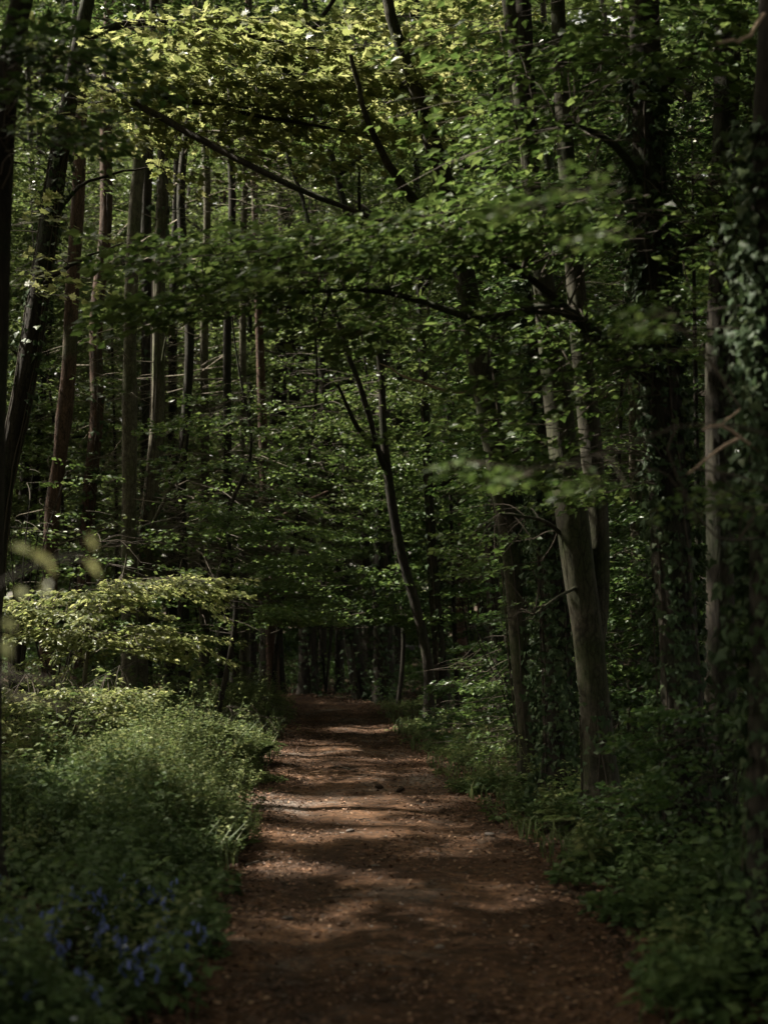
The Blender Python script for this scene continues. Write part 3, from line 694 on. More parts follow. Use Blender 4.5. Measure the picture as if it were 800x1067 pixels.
# forked leaning tree near the bend
p = [(446, 757), (447, 715), (444, 680), (433, 632), (420, 585), (410, 535), (403, 485), (399, 440), (397, 383), (390, 340), (377, 280), (363, 230), (349, 175), (337, 128), (325, 60), (318, 0)]
start('forked_tree', 'slender forked tree beside the bend of the path, leaning far to the left', p, 21, 9, bark='bark_dark')
C, rr = px_trunk(t, p, 21, [13, 11, 11, 11, 10, 10, 9, 8, 8, 7.5, 7.5, 7, 7, 6, 6, 5], 15, flare=.15)
t.branch([at(402, 490, 21), at(391, 467, 20.8), at(381, 427, 20.6), at(366, 380, 20.5), at(352, 340, 20.5), at(338, 290, 20.5), at(327, 250, 20.5), at(312, 200, 20.6), at(299, 162, 20.7), at(285, 90, 21)], .05, .03, n=60)
t.branch([at(390, 465, 21), at(370, 440, 20.6), at(352, 400, 20.3)], .05, .02)
t.patch(320, 440, 100, 60, 22.3, 1.0, 60, L=(.6, 1.1), size=.085, per=95); t.patch(410, 420, 50, 40, 22.3, 1, 24, L=(.5, .9), size=.085, per=95)
t.patch(345, 595, 50, 20, 19.5, 1, 34, L=(.5, 1), size=.08, per=110, lat=(-1, -.2, 0), feed=.7); t.patch(350, 645, 50, 12, 19.5, 1, 34, L=(.5, 1), size=.08, per=110, lat=(-1, -.2, 0), feed=.7); t.patch(340, 638, 40, 8, 19.3, .6, 12, L=(.5, .9), size=.08, lat=(-1, -.2, 0))
t.canopy(C, 6, 15, 22, mind=0)
t.done()

# hazel with the sunlit spray right of the path
p = [(545, 842), (540, 800), (536, 760), (534, 720)]
start('hazel_bush', 'low hazel with one light green flat spray beside the foot of the leaning trunk', p, 15.3, 10)
P0 = t.base
for k in range(7):
    a_ = k * .9; t.branch([P0 + [0, 0, -.05], P0 + [.2 * math.cos(a_), .2 * math.sin(a_), .8], P0 + [.7 * math.cos(a_), .6 * math.sin(a_), 1.7]], .014, .004)
t.patch(503, 712, 32, 5, 15, .4, 12, L=(.3, .55), size=.07, lat=(-1, -.3, 0), elev=(-.1, .05), per=70)
t.patch(520, 760, 50, 40, 15.4, .7, 36, L=(.3, .6), size=.06); t.patch(500, 690, 50, 20, 15.6, .6, 12, L=(.3, .6), size=.06); t.done()

# -- left of the path
p = [(-6, 560), (8, 480), (22, 420), (38, 330), (50, 250), (60, 180), (70, 120), (80, 60), (92, 0)]
start('sycamore_tree', 'dark trunk at the left slanting up rightwards, its bough carrying sunlit leaves', p, 13, 12, leaf='maple', tpl='lobed', cat='tree')
C, rr = px_trunk(t, p, 13, [27, 23, 22, 22, 20, 19, 18, 16, 14], 16)
t.ivy(C, rr, 1500, size=.06, zmax=6.5, out=(0, .05))
B1 = t.branch([at(80, 70, 13), at(120, 95, 12.7), at(180, 130, 12.4), at(240, 162, 12.2), at(300, 192, 12), at(355, 215, 12), at(410, 235, 12)], .05, .018, wob=.012)
t.branch([at(120, 95, 12.7), at(200, 105, 12.7), at(270, 122, 12.8), at(350, 135, 13), at(420, 152, 13.2)], .028, .008)
t.branch([at(84, 40, 13), at(150, 20, 13), at(240, 30, 13), at(340, 50, 13.3), at(430, 40, 13.6)], .045, .010)
t.branch([at(72, 112, 13), at(140, 105, 13.2), at(230, 108, 13.2), at(300, 126, 13.4), at(360, 118, 13.6)], .03, .008)
t.branch([at(52, 240, 13), at(75, 200, 13.2), at(110, 180, 13.4), at(150, 172, 13.6)], .025, .008)
t.branch([at(40, 300, 13), at(80, 275, 12.6), at(130, 250, 12.2)], .025, .006)
sz = .105
t.patch(240, 55, 170, 45, 13.2, .9, 75, L=(.5, .85), size=sz, per=60, lat=(1, -.2, 0)); t.patch(130, 95, 60, 45, 13, .7, 24, L=(.5, .8), size=sz, per=60, lat=(1, -.2, 0))
t.patch(300, 105, 140, 40, 13.4, .9, 46, L=(.5, .85), size=sz, per=60, lat=(1, -.2, 0)); t.patch(420, 40, 80, 50, 14, .8, 30, L=(.5, .85), size=sz, per=60, lat=(1, -.2, 0))
t.patch(90, 25, 70, 30, 13.4, .7, 16, L=(.5, .85), size=sz, per=60); t.patch(250, 165, 110, 30, 13, .8, 22, L=(.4, .7), size=.09, per=36, lat=(1, -.2, 0)); t.patch(60, 120, 40, 40, 12.6, .6, 12, L=(.4, .7), size=.09, per=40)
t.patch(30, 260, 50, 60, 13, .8, 14, L=(.4, .7), size=.09, per=40)
t.canopy(C, 7.6, 16, 22, mind=20, ln=(3, 5))
t.done()

p = [(30, -30), (18, 20), (8, 90), (2, 160), (-2, 260), (-8, 420), (-14, 640), (-18, 900)][::-1]
start('dark_edge_tree', 'dark blurred trunk cut by the upper left edge, leafy twigs hanging beside it', p, 7.6, 13, leaf='dark')
C, rr = px_trunk(t, p, 7.6, [36, 32, 30, 28, 26, 25, 24, 22], 14)
t.patch(35, 110, 50, 60, 7.2, .5, 24, L=(.3, .5), size=.075); t.patch(20, 60, 30, 40, 7, .4, 12, L=(.3, .5), size=.075); t.patch(70, 70, 30, 14, 7.2, .4, 7, L=(.3, .5), size=.075)
t.branch([at(14, 60, 7.6), at(45, 70, 7.3), at(85, 78, 7.1)], .016, .004)
t.canopy(C, 5.4, 14, 18, mind=20)
t.done()

p = [(-30, 1000), (-32, 800), (-34, 640)]
start('hazel_sapling', 'thin sapling just beyond the left edge holding a few pale blurred leaves into the picture', p, 2.75, 14, leaf='maple'); t.nogap = True
C, rr = px_trunk(t, p, 2.75, [14, 11, 8], 1.75, flare=0, sides=6)
Bq = t.branch([at(-34, 640, 2.75), at(-10, 610, 2.7), at(30, 590, 2.65), at(85, 578, 2.6)], .004, .0015)
Q = np.array([at(x, y, 2.68) for x, y in ((12, 568), (34, 572), (50, 606), (22, 612), (4, 645), (3, 668), (88, 582), (92, 556), (42, 575))])
leaves(t.crown, Q, np.array([[.5, -.2, -.5]] * 9) + t.rng.normal(size=(9, 3)) * .3, np.array([[0.1, -.5, .9]] * 9) + t.rng.normal(size=(9, 3)) * .3, t.rng.uniform(.035, .055, 9), 'oval', 0, np.full(9, 1.0), t.rng)
t.patch(0, 700, 14, 60, 2.75, .1, 5, L=(.1, .16), size=.035, per=70)
t.done()

LT = [
 ('red_pine', 'thin reddish pine trunk next to the slanting sycamore trunk', [(50, 650), (55, 540), (62, 460), (70, 380), (75, 300), (80, 220), (85, 130), (88, 20)], 19, [17, 15, 15, 15, 14, 14, 13, 11], 'bark_pine', 0),
 ('red_pine', 'ruddy pine trunk half hidden in leaves between the thin pine and the pale straight trunk', [(86, 650), (93, 520), (99, 430), (104, 330), (108, 240), (111, 150), (113, 40)], 22, [15, 14, 14, 14, 13, 13, 11], 'bark_pine', 900),
 ('straight_pale_tree', 'straight pale ringed trunk, the palest on the left, no fork', [(135, 660), (137, 560), (137, 460), (138, 360), (140, 250), (144, 150), (147, 30)], 20, [17, 15, 15, 14, 14, 13, 11], 'bark_pale', 0),
 ('dark_slim_tree', 'dark slim trunk squeezed between the two pale trunks on the left', [(152, 660), (152, 560), (153, 450), (154, 340), (156, 220), (158, 60)], 23, [15, 13, 13, 12, 12, 10], 'bark_dark', 500),
 ('crooked_pale_tree', 'pale trunk with a crooked foot and dead side twigs, right of the straight pale one', [(146, 680), (147, 590), (152, 550), (160, 505), (164, 440), (166, 360), (167, 280), (169, 200), (171, 60)], 20.5, [17, 16, 17, 16, 15, 14, 14, 13, 11], 'bark_pale', 500)]
for k, (nm, lb, p, d, wp, bk, iv) in enumerate(LT):
    start(nm, lb, p, d, 20 + k, bark=bk, leaf='dark')
    p = [(x + (t.rng.normal() * 1.6 if 0 < q < len(p) - 1 else 0), y) for q, (x, y) in enumerate(p)]
    C, rr = px_trunk(t, p, d, wp, 17, flare=.2, rough=.08)
    if iv: t.ivy(C, rr, iv, size=.08, zmax=9)
    t.dead_twigs(C, 90 if k > 1 else 24, 2.5, 11)
    if k == 4:
        t.branch([at(147, 585, 20.5), at(160, 545, 20.2), at(185, 490, 20), at(200, 430, 19.9), at(212, 400, 19.8)], .035, .008); t.branch([at(165, 400, 20.5), at(178, 345, 20.2), at(215, 350, 20)], .02, .006)
    t.canopy(C, 9, 17, 14, ln=(1.6, 3.0), per=50); t.done()
# grey dead-twigged conifers behind
rg = np.random.default_rng(77)
for k, (x, y, d, wq) in enumerate([(192, 640, 22.5, 10), (213, 650, 23.5, 9), (233, 650, 22.8, 9), (255, 650, 24.5, 8), (178, 640, 24, 9)]):
    p = [(x, y + 30), (x + 1 + (k * 7 % 5 - 2) * 1.6, 500), (x + 2 - (k * 3 % 5 - 2) * 2, 350), (x + 3 + (k * 2 % 5 - 2) * 3, 200), (x + 4 - (k * 4 % 5 - 2) * 5, 60)]
    lb = 'dim grey conifer trunk with a haze of dead twigs, behind the crooked pale trunk'
    start('dead_twigged_conifer', lb, p, d, 40 + k, bark='bark_pale' if k % 2 else 'bark_dark', leaf='dark', group='dim conifers with dead twigs')
    C, rr = px_trunk(t, p, d, [wq + 3, wq, wq, wq - 1, wq - 2], 18, flare=.2)
    t.dead_twigs(C, 420, 2.5, 11.5, ln=(.8, 2.3)); t.canopy(C, 10.5, 18, 10, ln=(1.4, 2.4), per=50); t.done()

# trunks standing round the bend, in the shade
FT = [('thin black trunk left of the bend, first of the row seen over the verge', (245, 722), 30, 9, -2, 0), ('thin black trunk close right of the first one over the verge', (263, 722), 31, 9, 1, 0),
      ('broad black twin-width trunk seen over the verge at the bend', (283, 724), 30, 24, 0, 900), ('thick dark trunk standing at the far end of the path', (322, 727), 29.5, 18, -4, 500),
      ('thin dark trunk right of the thick one at the path end', (336, 726), 33, 8, 1, 0), ('thin upright trunk left of the tilted one at the path end', (354, 730), 30, 9, 0, 0),
      ('dark trunk at the path end tilted to the left', (379, 734), 28, 17, -26, 500), ('ivy darkened trunk right of the tilted one at the path end', (400, 738), 27, 20, -3, 1100),
      ('dark trunk behind the foot of the forked tree', (462, 745), 25, 14, -6, 700), ('distant upright dark trunk showing above the leaning trunk at mid height', (462, 745), 21.5, 13, -12, 300),
      ('straight dark trunk rising behind the upper curve of the leaning trunk', (524, 765), 19.5, 15, -12, 300)]
for k, (lb, (x, y), d, wq, ln_, iv) in enumerate(FT):
    k2 = (k * 37 % 11 - 5) * 2.2
    p = [(x, y), (x + ln_ * .5, 660), (x + ln_, 580), (x + ln_ * 1.2 + k2, 440), (x + ln_ * 1.4 + k2 * 2.4, 250), (x + ln_ * 1.2 + k2 * 3, 60)]
    start('shaded_tree', lb, p, d, 60 + k, leaf='far', bark='bark_dark')
    C, rr = px_trunk(t, p, d, [wq * 1.15, wq, wq * .9, wq * .72, wq * .55, wq * .4], 17)
    if iv: t.ivy(C, rr, iv, size=.09, zmax=5)
    t.canopy(C, 3.6, 17, 22, ln=(1.8, 3.6), size=.10, per=52); t.done()

# ------------------------------------------------------------------ saplings and shrubs of the understorey
p = [(88, 720), (90, 690), (98, 650), (112, 630), (128, 600)]
start('young_maple', 'young maple with flat sunlit tiers of leaves on a thin pale stem', p, 15.2, 100, leaf='maple', bark='bark_pale')
t.nogap = True; C, rr = px_trunk(t, p, 15.2, [5, 4.5, 4, 3.5, 2.5], 2.3, flare=.1, sides=7)
t.branch([at(95, 665, 15.2), at(60, 640, 15.2), at(25, 625, 15.1)], .010, .003); t.branch([at(112, 630, 15.2), at(160, 612, 15.2), at(205, 603, 15.2)], .010, .003)
t.branch([at(92, 685, 15.2), at(130, 662, 15), at(180, 655, 15)], .009, .003); t.branch([at(92, 690, 15.2), at(55, 668, 15), at(18, 655, 15)], .009, .003)
for a in [(150, 606, 62, 5, 26), (90, 618, 60, 6, 16), (70, 636, 68, 6, 26), (135, 660, 56, 7, 22), (60, 657, 52, 5, 18), (105, 672, 50, 6, 14), (25, 640, 30, 5, 8), (30, 628, 36, 5, 8)]:
    t.patch(a[0], a[1], a[2], a[3] * 1.1, 15.2, .6, int(a[4] * 1.0), L=(.3, .7), per=130, size=.08, elev=(-.22, .06), tilt=.42, droop=.06, feed=.6)
t.done()
p = [(60, 812), (62, 780), (66, 750)]
start('bramble_shrub', 'rounded shrub with a lit flat top at the left edge below the young maple', p, 13.9, 101, leaf='maple')
t.nogap = True
P0 = t.base
for k in range(10):
    a_ = k * .63; t.branch([P0 + [0, 0, -.05], P0 + [.22 * math.cos(a_), .22 * math.sin(a_), .6], P0 + [.8 * math.cos(a_), .6 * math.sin(a_), .95]], .009, .003)
t.patch(72, 724, 76, 11, 13.8, .6, 44, L=(.25, .45), per=150, size=.06, tilt=.4); t.patch(70, 755, 85, 24, 13.8, .6, 34, L=(.25, .45), per=140, size=.06); t.patch(30, 790, 60, 25, 13.6, .6, 20, L=(.25, .45), per=140, size=.06)
t.done()

SH = [('fern-like bush at the crown of the verge below the bend', (225, 765), 18.5, 62, 34, 70, 'herb', .05), ('dense low bush on the verge where the path bends away', (262, 745), 20.5, 34, 22, 44, 'herb', .05),
      ('dark green bush between the young maple and the far trunks', (190, 735), 20, 50, 24, 40, 'herb', .06), ('dim leafy thicket behind the young maple', (60, 600), 17, 110, 60, 70, 'beech', .075),
      ('dim thicket below the crooked pale trunk', (160, 690), 22, 70, 45, 60, 'beech', .08), ('dark leafy bush at the foot of the forked tree', (488, 745), 19, 40, 34, 50, 'dark', .07),
      ('small leafy bush hiding the foot of the smooth grey trunk', (622, 858), 10.5, 34, 13, 20, 'dark', .06), ('shady bush right of the forked foot', (490, 790), 16.5, 34, 26, 36, 'dark', .06), ('dark evergreen bush behind the slim pale trunk', (650, 745), 14, 60, 70, 80, 'dark', .07),
      ('dark bush between the black trunk and the right edge', (755, 800), 9, 60, 70, 60, 'dark', .06), ('low dark bush at the foot of the black trunk', (680, 850), 9.8, 50, 30, 36, 'dark', .055),
      ('shaded bush under the sycamore trunk', (20, 520), 16, 80, 60, 50, 'beech', .08), ('tall dim shrub filling the gap left of the far trunks', (215, 600), 24, 60, 70, 80, 'far', .09),
      ('tall layered shrub over the path end', (340, 560), 29.5, 66, 60, 100, 'far', .09), ('tall shaded shrub behind the leaning trunk', (495, 600), 22.5, 60, 90, 110, 'dark', .08),
      ('shaded shrub behind the ivy column', (590, 660), 17, 60, 110, 120, 'dark', .08), ('dim tall shrub behind the black trunk', (710, 640), 13.5, 80, 120, 120, 'dark', .075)]
for k, (lb, (x, y), d, rx, ry, n, lf, sz) in enumerate(SH):
    g_ = at(x, y, d); b_ = (g_[0], g_[1], float(gz(g_[0], g_[1])))
    t = Tree('shrub', lb, b_, 120 + k, leaf=lf, cat='shrub')
    top = at(x, y - ry, d)[2]
    for q in range(6):
        a_ = q * 1.05; rw = rx / F * d * .6; t.branch([t.base + [0, 0, -.05], t.base + [.35 * rw * math.cos(a_), .35 * rw * math.sin(a_), (top - b_[2]) * .5], t.base + [rw * math.cos(a_), rw * math.sin(a_), (top - b_[2]) * .9]], .006 + .004 * (top - b_[2]), .003, n=8)
    t.patch(x, y, rx, ry, d, rx / F * d * .8, n, L=(.3, .35 + .02 * d), per=130, size=sz, feed=.6, tilt=.8, tpl='kite' if d > 14 else None); t.done()

# understorey beeches that fill the depths with leaf
UT = [('slim beech whose layered leaves fill the gap between the sycamore and the red pines', 23, [(105, 735), (70, 560), (55, 430), (40, 300)], [(55, 290, 60, 80, 40), (100, 430, 50, 80, 40), (35, 470, 60, 50, 34), (105, 540, 50, 40, 30)], 'beech'),
      ('slim beech with loose tiers of leaves right of the crooked pale trunk', 19, [(228, 740), (246, 640), (238, 540), (262, 470), (250, 390)], [(245, 470, 50, 60, 44), (265, 560, 60, 45, 44), (255, 640, 60, 18, 26), (215, 545, 36, 24, 16)], 'beech'),
      ('beech standing left of the path end under the sunlit middle foliage', 23, [(284, 735), (292, 640), (318, 500), (330, 400), (325, 300)], [(330, 520, 80, 60, 60), (300, 420, 80, 60, 60), (385, 500, 60, 60, 50), (345, 640, 60, 12, 30), (290, 610, 60, 30, 40)], 'beech'),
      ('beech filling the shade between the forked tree and the leaning trunk', 22.6, [(478, 765), (472, 620), (468, 470), (462, 330)], [(475, 500, 55, 70, 60), (450, 380, 55, 60, 50), (505, 320, 50, 60, 40), (440, 620, 45, 40, 40), (505, 640, 36, 60, 44)], 'beech'),
      ('tall beech behind the forked tree, its top the pale middle of the canopy', 25, [(414, 742), (420, 650), (402, 500), (378, 360), (365, 180)], [(350, 250, 110, 80, 90), (430, 160, 80, 80, 70), (280, 200, 80, 60, 60), (440, 290, 60, 50, 44), (360, 120, 80, 50, 40)], 'far'),
      ('beech in deep shade behind the smooth grey trunk', 16, [(640, 805), (640, 640), (645, 480), (650, 330)], [(560, 470, 50, 70, 50), (645, 330, 50, 70, 50), (640, 520, 40, 60, 40), (540, 330, 50, 60, 40), (590, 200, 60, 70, 50)], 'dark'),
      ('beech hidden behind the red pines with leaves between their trunks', 24.5, [(120, 730), (122, 560), (118, 400), (115, 250)], [(120, 250, 80, 60, 100), (60, 190, 70, 60, 90), (130, 350, 70, 60, 90), (120, 460, 70, 60, 90), (40, 380, 60, 70, 90), (20, 560, 70, 50, 70), (20, 270, 50, 80, 80), (180, 160, 70, 60, 60), (110, 570, 70, 40, 50)], 'far'),
      ('beech in the dark behind the black trunk and the brown one', 13.8, [(730, 830), (728, 640), (725, 450), (722, 250)], [(725, 200, 60, 70, 50), (700, 90, 70, 70, 50), (765, 400, 45, 80, 50), (720, 560, 45, 70, 44), (770, 620, 40, 60, 36), (620, 80, 60, 60, 40)], 'dark')]
for k, (lb, d, p, pa, lf) in enumerate(UT):
    start('understorey_beech', lb, p, d, 200 + k, leaf=lf, bark='bark_dark', tpl='kite' if d > 15 else 'oval')
    C, rr = px_trunk(t, p, d, list(np.linspace(9, 3, len(p)) * 14 / d), at(*p[-1], d)[2] + 1.5, flare=.2, sides=8)
    for (x, y, rx, ry, n) in pa: t.patch(x, y, rx, ry, d, 1.1, n, L=(.5, 1.0), per=95, size=.085, tilt=.6, feed=1.0)
    t.done()

# ------------------------------------------------------------------ the surrounding wood
rg = np.random.default_rng(7)
def wood(x, y, H, z0, nl, ln, lf, bk, lb, seed, size=.095, per=60, group='trees of the wood', mind=0, coarse=2.9):
    global t
    t = Tree('woodland_tree', lb, (x, y, float(gz(x, y))), seed, leaf=lf, bark=bk, group=group)
    rb = rg.uniform(.09, .18); lx, ly = rg.normal(size=2) * .05
    for q_ in range(14):
        P = np.array([(x + lx * z, y + ly * z, z) for z in np.linspace(0, H, 60)])
        if not in_gap(P, .6).any(): break
        x += rg.uniform(-.5, .5); y += rg.uniform(-.5, .5); lx, ly = rg.normal(size=2) * .06
    t.root.location = (x, y, float(gz(x, y))); t.base = np.array(t.root.location)
    P = [(x + lx * z, y + ly * z, z + float(gz(x, y)) - .1) for z in np.linspace(0, H, 6)]
    C, rr = t.stem(P, [rb, rb * .85, rb * .7, rb * .55, rb * .35, .02], 9, flare=.4, n=40)
    t.canopy(C, z0, H, nl, ln=ln, size=size, per=per, mind=mind, coarse=coarse); t.done()
lbA = 'slender tree half lost among the dim leaves behind the nearer trunks'
pts = []
for row, (yy, x0, x1, st) in enumerate([(27, -9.5, -2.5, 2.2), (31, -10, 9.5, 2.4), (35, -11, 10.5, 2.6), (40, -12, 12, 3.0), (46, -14, 14, 3.4), (53, -16, 16, 3.8)]):
    for x in np.arange(x0, x1, st): pts.append((x + rg.uniform(-.7, .7), yy + rg.uniform(-1.2, 1.2), row))
for (x, y) in [(4.2, 15.5), (5.8, 18), (3.4, 19.5), (6.5, 22), (3.2, 24.5), (5.2, 27), (7.6, 26), (-6.8, 16.5), (-8.2, 21), (-6.2, 24.5), (-7.3, 27.5), (4.9, 12.6)]: pts.append((x, y, -1))
for k, (x, y, row) in enumerate(pts):
    if abs(x - path_c(y)) < path_w(y) + .5 and y < 40: continue
    wood(x, y, rg.uniform(14, 19) if row < 3 else rg.uniform(19, 26), rg.uniform(2.2, 3.2) if row >= 0 else rg.uniform(1.6, 2.6), 20 if row < 3 else 34, (1.8, 3.4) if row < 0 else (2.2, 3.9),
         'dark' if (row < 0 and x > 0) else 'far', 'bark_pine' if rg.random() < .25 else 'bark_dark', lbA, 300 + k, size=.09 if row < 2 else .16, per=56 if row < 2 else 50)
# trees added out of view to shade the ride and dim the ambient light
lbB = 'unseen tall broadleaf tree added beside the ride for its shade'
for k, (x, y) in enumerate([(-6.5, 8), (-8.5, 12), (-10, 16), (-11.5, 20.5), (-12.5, 25), (-12, 8), (-14, 13), (-15.5, 18), (-17, 24), (-18, 30), (-5.5, 3), (-9, 3.5), (-3.6, -1.5), (-7, -3), (-13, 1), (-19, 11),
                            (5.5, 7), (7.5, 11), (9, 16), (10.5, 22), (4.6, 2), (3.2, -3.5), (8, 4), (0.8, -7), (-4, -8), (6, -7), (-21, 20), (-8.2, 6), (-10.5, 10), (-9.5, 13.8), (-11, 18.2), (-13.5, 21), (-15, 10), (-6, .5), (1.8, -1.8), (-2, -4.5), (4, -1), (6.2, 3.6), (6.5, 9), (8.5, 13.5), (8, 7), (11, 10), (10, 1), (-1, -10), (4, -11), (9, -6), (-9, -8), (7, -2.5), (-4.5, -5)]):
    wood(x, y, rg.uniform(15, 19), rg.uniform(3.5, 5.5), 24, (2.6, 4.6), 'beech', 'bark_dark', lbB, 600 + k, size=.10, per=85, group='unseen trees added for shade', mind=20 if abs(x) < 12 else 0, coarse=3.0)
# the far wood that closes the view
fw = MB(); r = np.random.default_rng(9)
n = 13000; th = r.uniform(-.6, .6, n); dd = r.uniform(62, 80, n)
O = np.stack([np.sin(th) * dd, np.cos(th) * dd, r.uniform(.3, 34, n) * (.8 + .4 * r.random(n))], 1); O[:, 2] += gz(O[:, 0], O[:, 1])
az = r.uniform(0, 6.28, n); P, A, N, sz = spray_leaves(O, np.stack([np.cos(az), np.sin(az), 0 * az], 1), r.uniform(1.5, 3, n), r, 12, .62, droop=.2, tilt=1.2)
leaves(fw, P, A, N, sz, 'kite', 0, None, r)
for k in range(60):
    a_ = r.uniform(-.7, .7); q = r.uniform(62, 78); x, y = math.sin(a_) * q, math.cos(a_) * q; z = float(gz(x, y))
    tube(fw, [(x, y, z - .2), (x + r.normal() * .4, y, z + 12), (x + r.normal(), y, z + 26)], [.25, .18, .05], 7, 1)
tag(fw.build('distant_wood', [M['far'], M['bark_dark']]), kind='stuff')

th_ = MB(); r = np.random.default_rng(19); n = 2600; a_ = r.uniform(-.5, .5, n); dd = r.uniform(40, 62, n)
O = np.stack([np.sin(a_) * dd, np.cos(a_) * dd, r.random(n) ** 1.3 * 5.5], 1); O[:, 2] += gz(O[:, 0], O[:, 1]); az = r.uniform(0, 6.28, n)
P, A, N, sz = spray_leaves(O, np.stack([np.cos(az), np.sin(az), 0 * az + .2], 1), r.uniform(.8, 1.6, n), r, 26, .22, droop=.2, tilt=1.1)
leaves(th_, P, A, N, sz, 'kite', 0, None, r); tag(th_.build('thicket', [M['dark']]), kind='stuff')

# ------------------------------------------------------------------ ground flora
def herbs(name, n, ylo, yhi, side, ulo, uhi, h, per, size, mat, seed, pw=1.2, tpl='oval', pdist=1.0, dens=None, tilt=.5, stalk=True, hvar=None):
    r = np.random.default_rng(seed); mb = MB()
    y = ylo + (yhi - ylo) * r.random(n) ** pw; u = ulo + (uhi - ulo) * r.random(n) ** pdist; u = u + (.10 + .45 * vnoise(y * 0 + side * 7, y, .7) + .25 * vnoise(y * 0 + side * 3, y, .25)) * np.exp(-u * 2)
    x = path_c(y) + side * (path_w(y) + u)
    k = r.random(n) < np.clip(.5 + 2.2 * vnoise(x + 20, y, .55) + (0 if dens is None else dens(x, y)), .05, 1); x, y, u = x[k], y[k], u[k]; n = len(x)
    H = r.uniform(h[0], h[1], n) * np.clip(.45 + u * .9, .4, 1.0) * np.clip(1 + 1.5 * vnoise(x, y, .75) + .7 * vnoise(x, y, 2.1), .35, 1.9)
    if hvar is not None: H = H * hvar(x, y)
    O = np.stack([x, y, gz(x, y)], 1); ln = r.normal(size=(n, 2)) * .22; ln[:, 0] -= side * .12
    Tp = O + np.stack([ln[:, 0] * H, ln[:, 1] * H, H], 1)
    idx = np.repeat(np.arange(n), per); s = .25 + .8 * r.random(len(idx)) ** .8
    P = O[idx] + (Tp - O)[idx] * np.minimum(s, 1)[:, None]; az = r.uniform(0, 6.28, len(idx))
    A = np.stack([np.cos(az), np.sin(az), r.uniform(-.35, .5, len(idx))], 1); N = np.stack([-np.cos(az) * .2, -np.sin(az) * .2, np.ones(len(idx))], 1) + r.normal(size=(len(idx), 3)) * tilt
    P = P + A * (.25 * size)
    leaves(mb, P, A, N, size * r.uniform(.55, 1.2, len(idx)), tpl, 0, np.clip(.35 * r.random(len(idx)) + .65 * np.repeat(r.random(n), per), 0, 1), r)
    if stalk: thin_tubes(mb, O, (O + Tp) / 2 + r.normal(size=(n, 3)) * .01, Tp, np.full(n, .0028), np.full(n, .0012), 0, r)
    return tag(mb.build(name, [M[mat]]), kind='stuff')
def bumps(x, y, L): return sum(h * np.exp(-((x - cx) / rx) ** 2 - ((y - cy_) / ry) ** 2) for cx, cy_, rx, ry, h in L)
hump = lambda x, y: .60 - .30 * np.clip((-2.1 - x) / .6, 0, 1) + bumps(x, y, [(-1.75, 12.4, .75, 1.3, .75), (-1.3, 13.0, .5, 1.0, .25), (-1.9, 18.2, .9, 1.5, .85), (-2.0, 21.5, .8, 1.6, .8), (-1.35, 15.6, .5, .9, .35), (-1.7, 10.2, .5, .7, .35)])
humpn = lambda x, y: .62 + bumps(x, y, [(-1.45, 7.0, .45, .6, .75), (-1.6, 8.6, .5, .6, .7), (-2.6, 7.9, .6, .7, .5), (-2.3, 9.7, .7, .8, .6), (-2.2, 6.0, .5, .5, .5)])
humpr = lambda x, y: .55 + .6 * np.clip((9.5 - y) / 2.5, 0, 1) * np.clip((x - path_c(y) - path_w(y)) * 1.6 + .3, .2, 1)
herbs('bedstraw_growth', 8200, 9.3, 25.5, -1, -.06, 2.0, (.34, .62), 22, .038, 'herb', 1, hvar=hump)
herbs('undergrowth', 4600, 4.4, 11.5, -1, -.02, 2.2, (.22, .50), 15, .055, 'herb_dark', 2, pw=1.0, hvar=humpn)
herbs('undergrowth', 2600, 9, 24, -1, 1.6, 6.5, (.3, .7), 14, .075, 'herb', 3, pw=1.0, dens=lambda x, y: .2)
herbs('dog_mercury_growth', 3600, 4.4, 13.5, 1, 0.0, 1.9, (.18, .42), 15, .072, 'herb_dark', 4, pw=1.1, hvar=humpr)
herbs('undergrowth', 2600, 11, 26, 1, -.05, 1.3, (.12, .38), 16, .05, 'herb', 5, pw=1.1)
herbs('undergrowth', 2600, 7, 24, 1, 1.2, 6, (.2, .55), 12, .08, 'dark', 6, pw=1.0)
herbs('undergrowth', 1800, 24, 40, -1, .2, 7, (.25, .6), 12, .09, 'dark', 7, pw=1.0); herbs('undergrowth', 1500, 25, 40, 1, .1, 7, (.2, .5), 12, .09, 'dark', 8, pw=1.0)
def grass(n, ylo, yhi, side, ulo, uhi, h, seed, pw=1.3):
    r = np.random.default_rng(seed); mb = MB(); y = ylo + (yhi - ylo) * r.random(n) ** pw; u = ulo + (uhi - ulo) * r.random(n)
    x = path_c(y) + side * (path_w(y) + u); k = r.random(n) < np.clip(.5 + 1.8 * vnoise(x + 3, y + 7, .45), 0, 1); x, y = x[k], y[k]; n = len(x)
    az = r.uniform(0, 6.28, n); A = np.stack([np.cos(az) * .45, np.sin(az) * .45, np.ones(n)], 1); N = np.stack([-np.cos(az), -np.sin(az), np.full(n, .45)], 1)
    H = r.uniform(*h, n); mbP = np.stack([x, y, gz(x, y) - .01], 1); T, Fc = TPL['blade']
    A = unit(A); B = unit(np.cross(N, A)); N2 = np.cross(A, B); wd = r.uniform(.007, .013, n)
    V = mbP[:, None] + H[:, None, None] * (T[None, :, 0:1] * A[:, None] + T[None, :, 2:3] * N2[:, None]) + (T[None, :, 1:2] * 17 * wd[:, None, None]) * B[:, None]
    V[:, 4, 2] -= H * .12; V[:, 4, :2] += (A[:, :2] * H[:, None] * .35)
    mb.add(V.reshape(-1, 3), (np.arange(n)[:, None, None] * 5 + Fc[None]).reshape(-1, 3), 0, np.repeat(r.random(n), 5), smooth=False)
    tag(mb.build('verge_grass', [M['grass']]), kind='stuff')
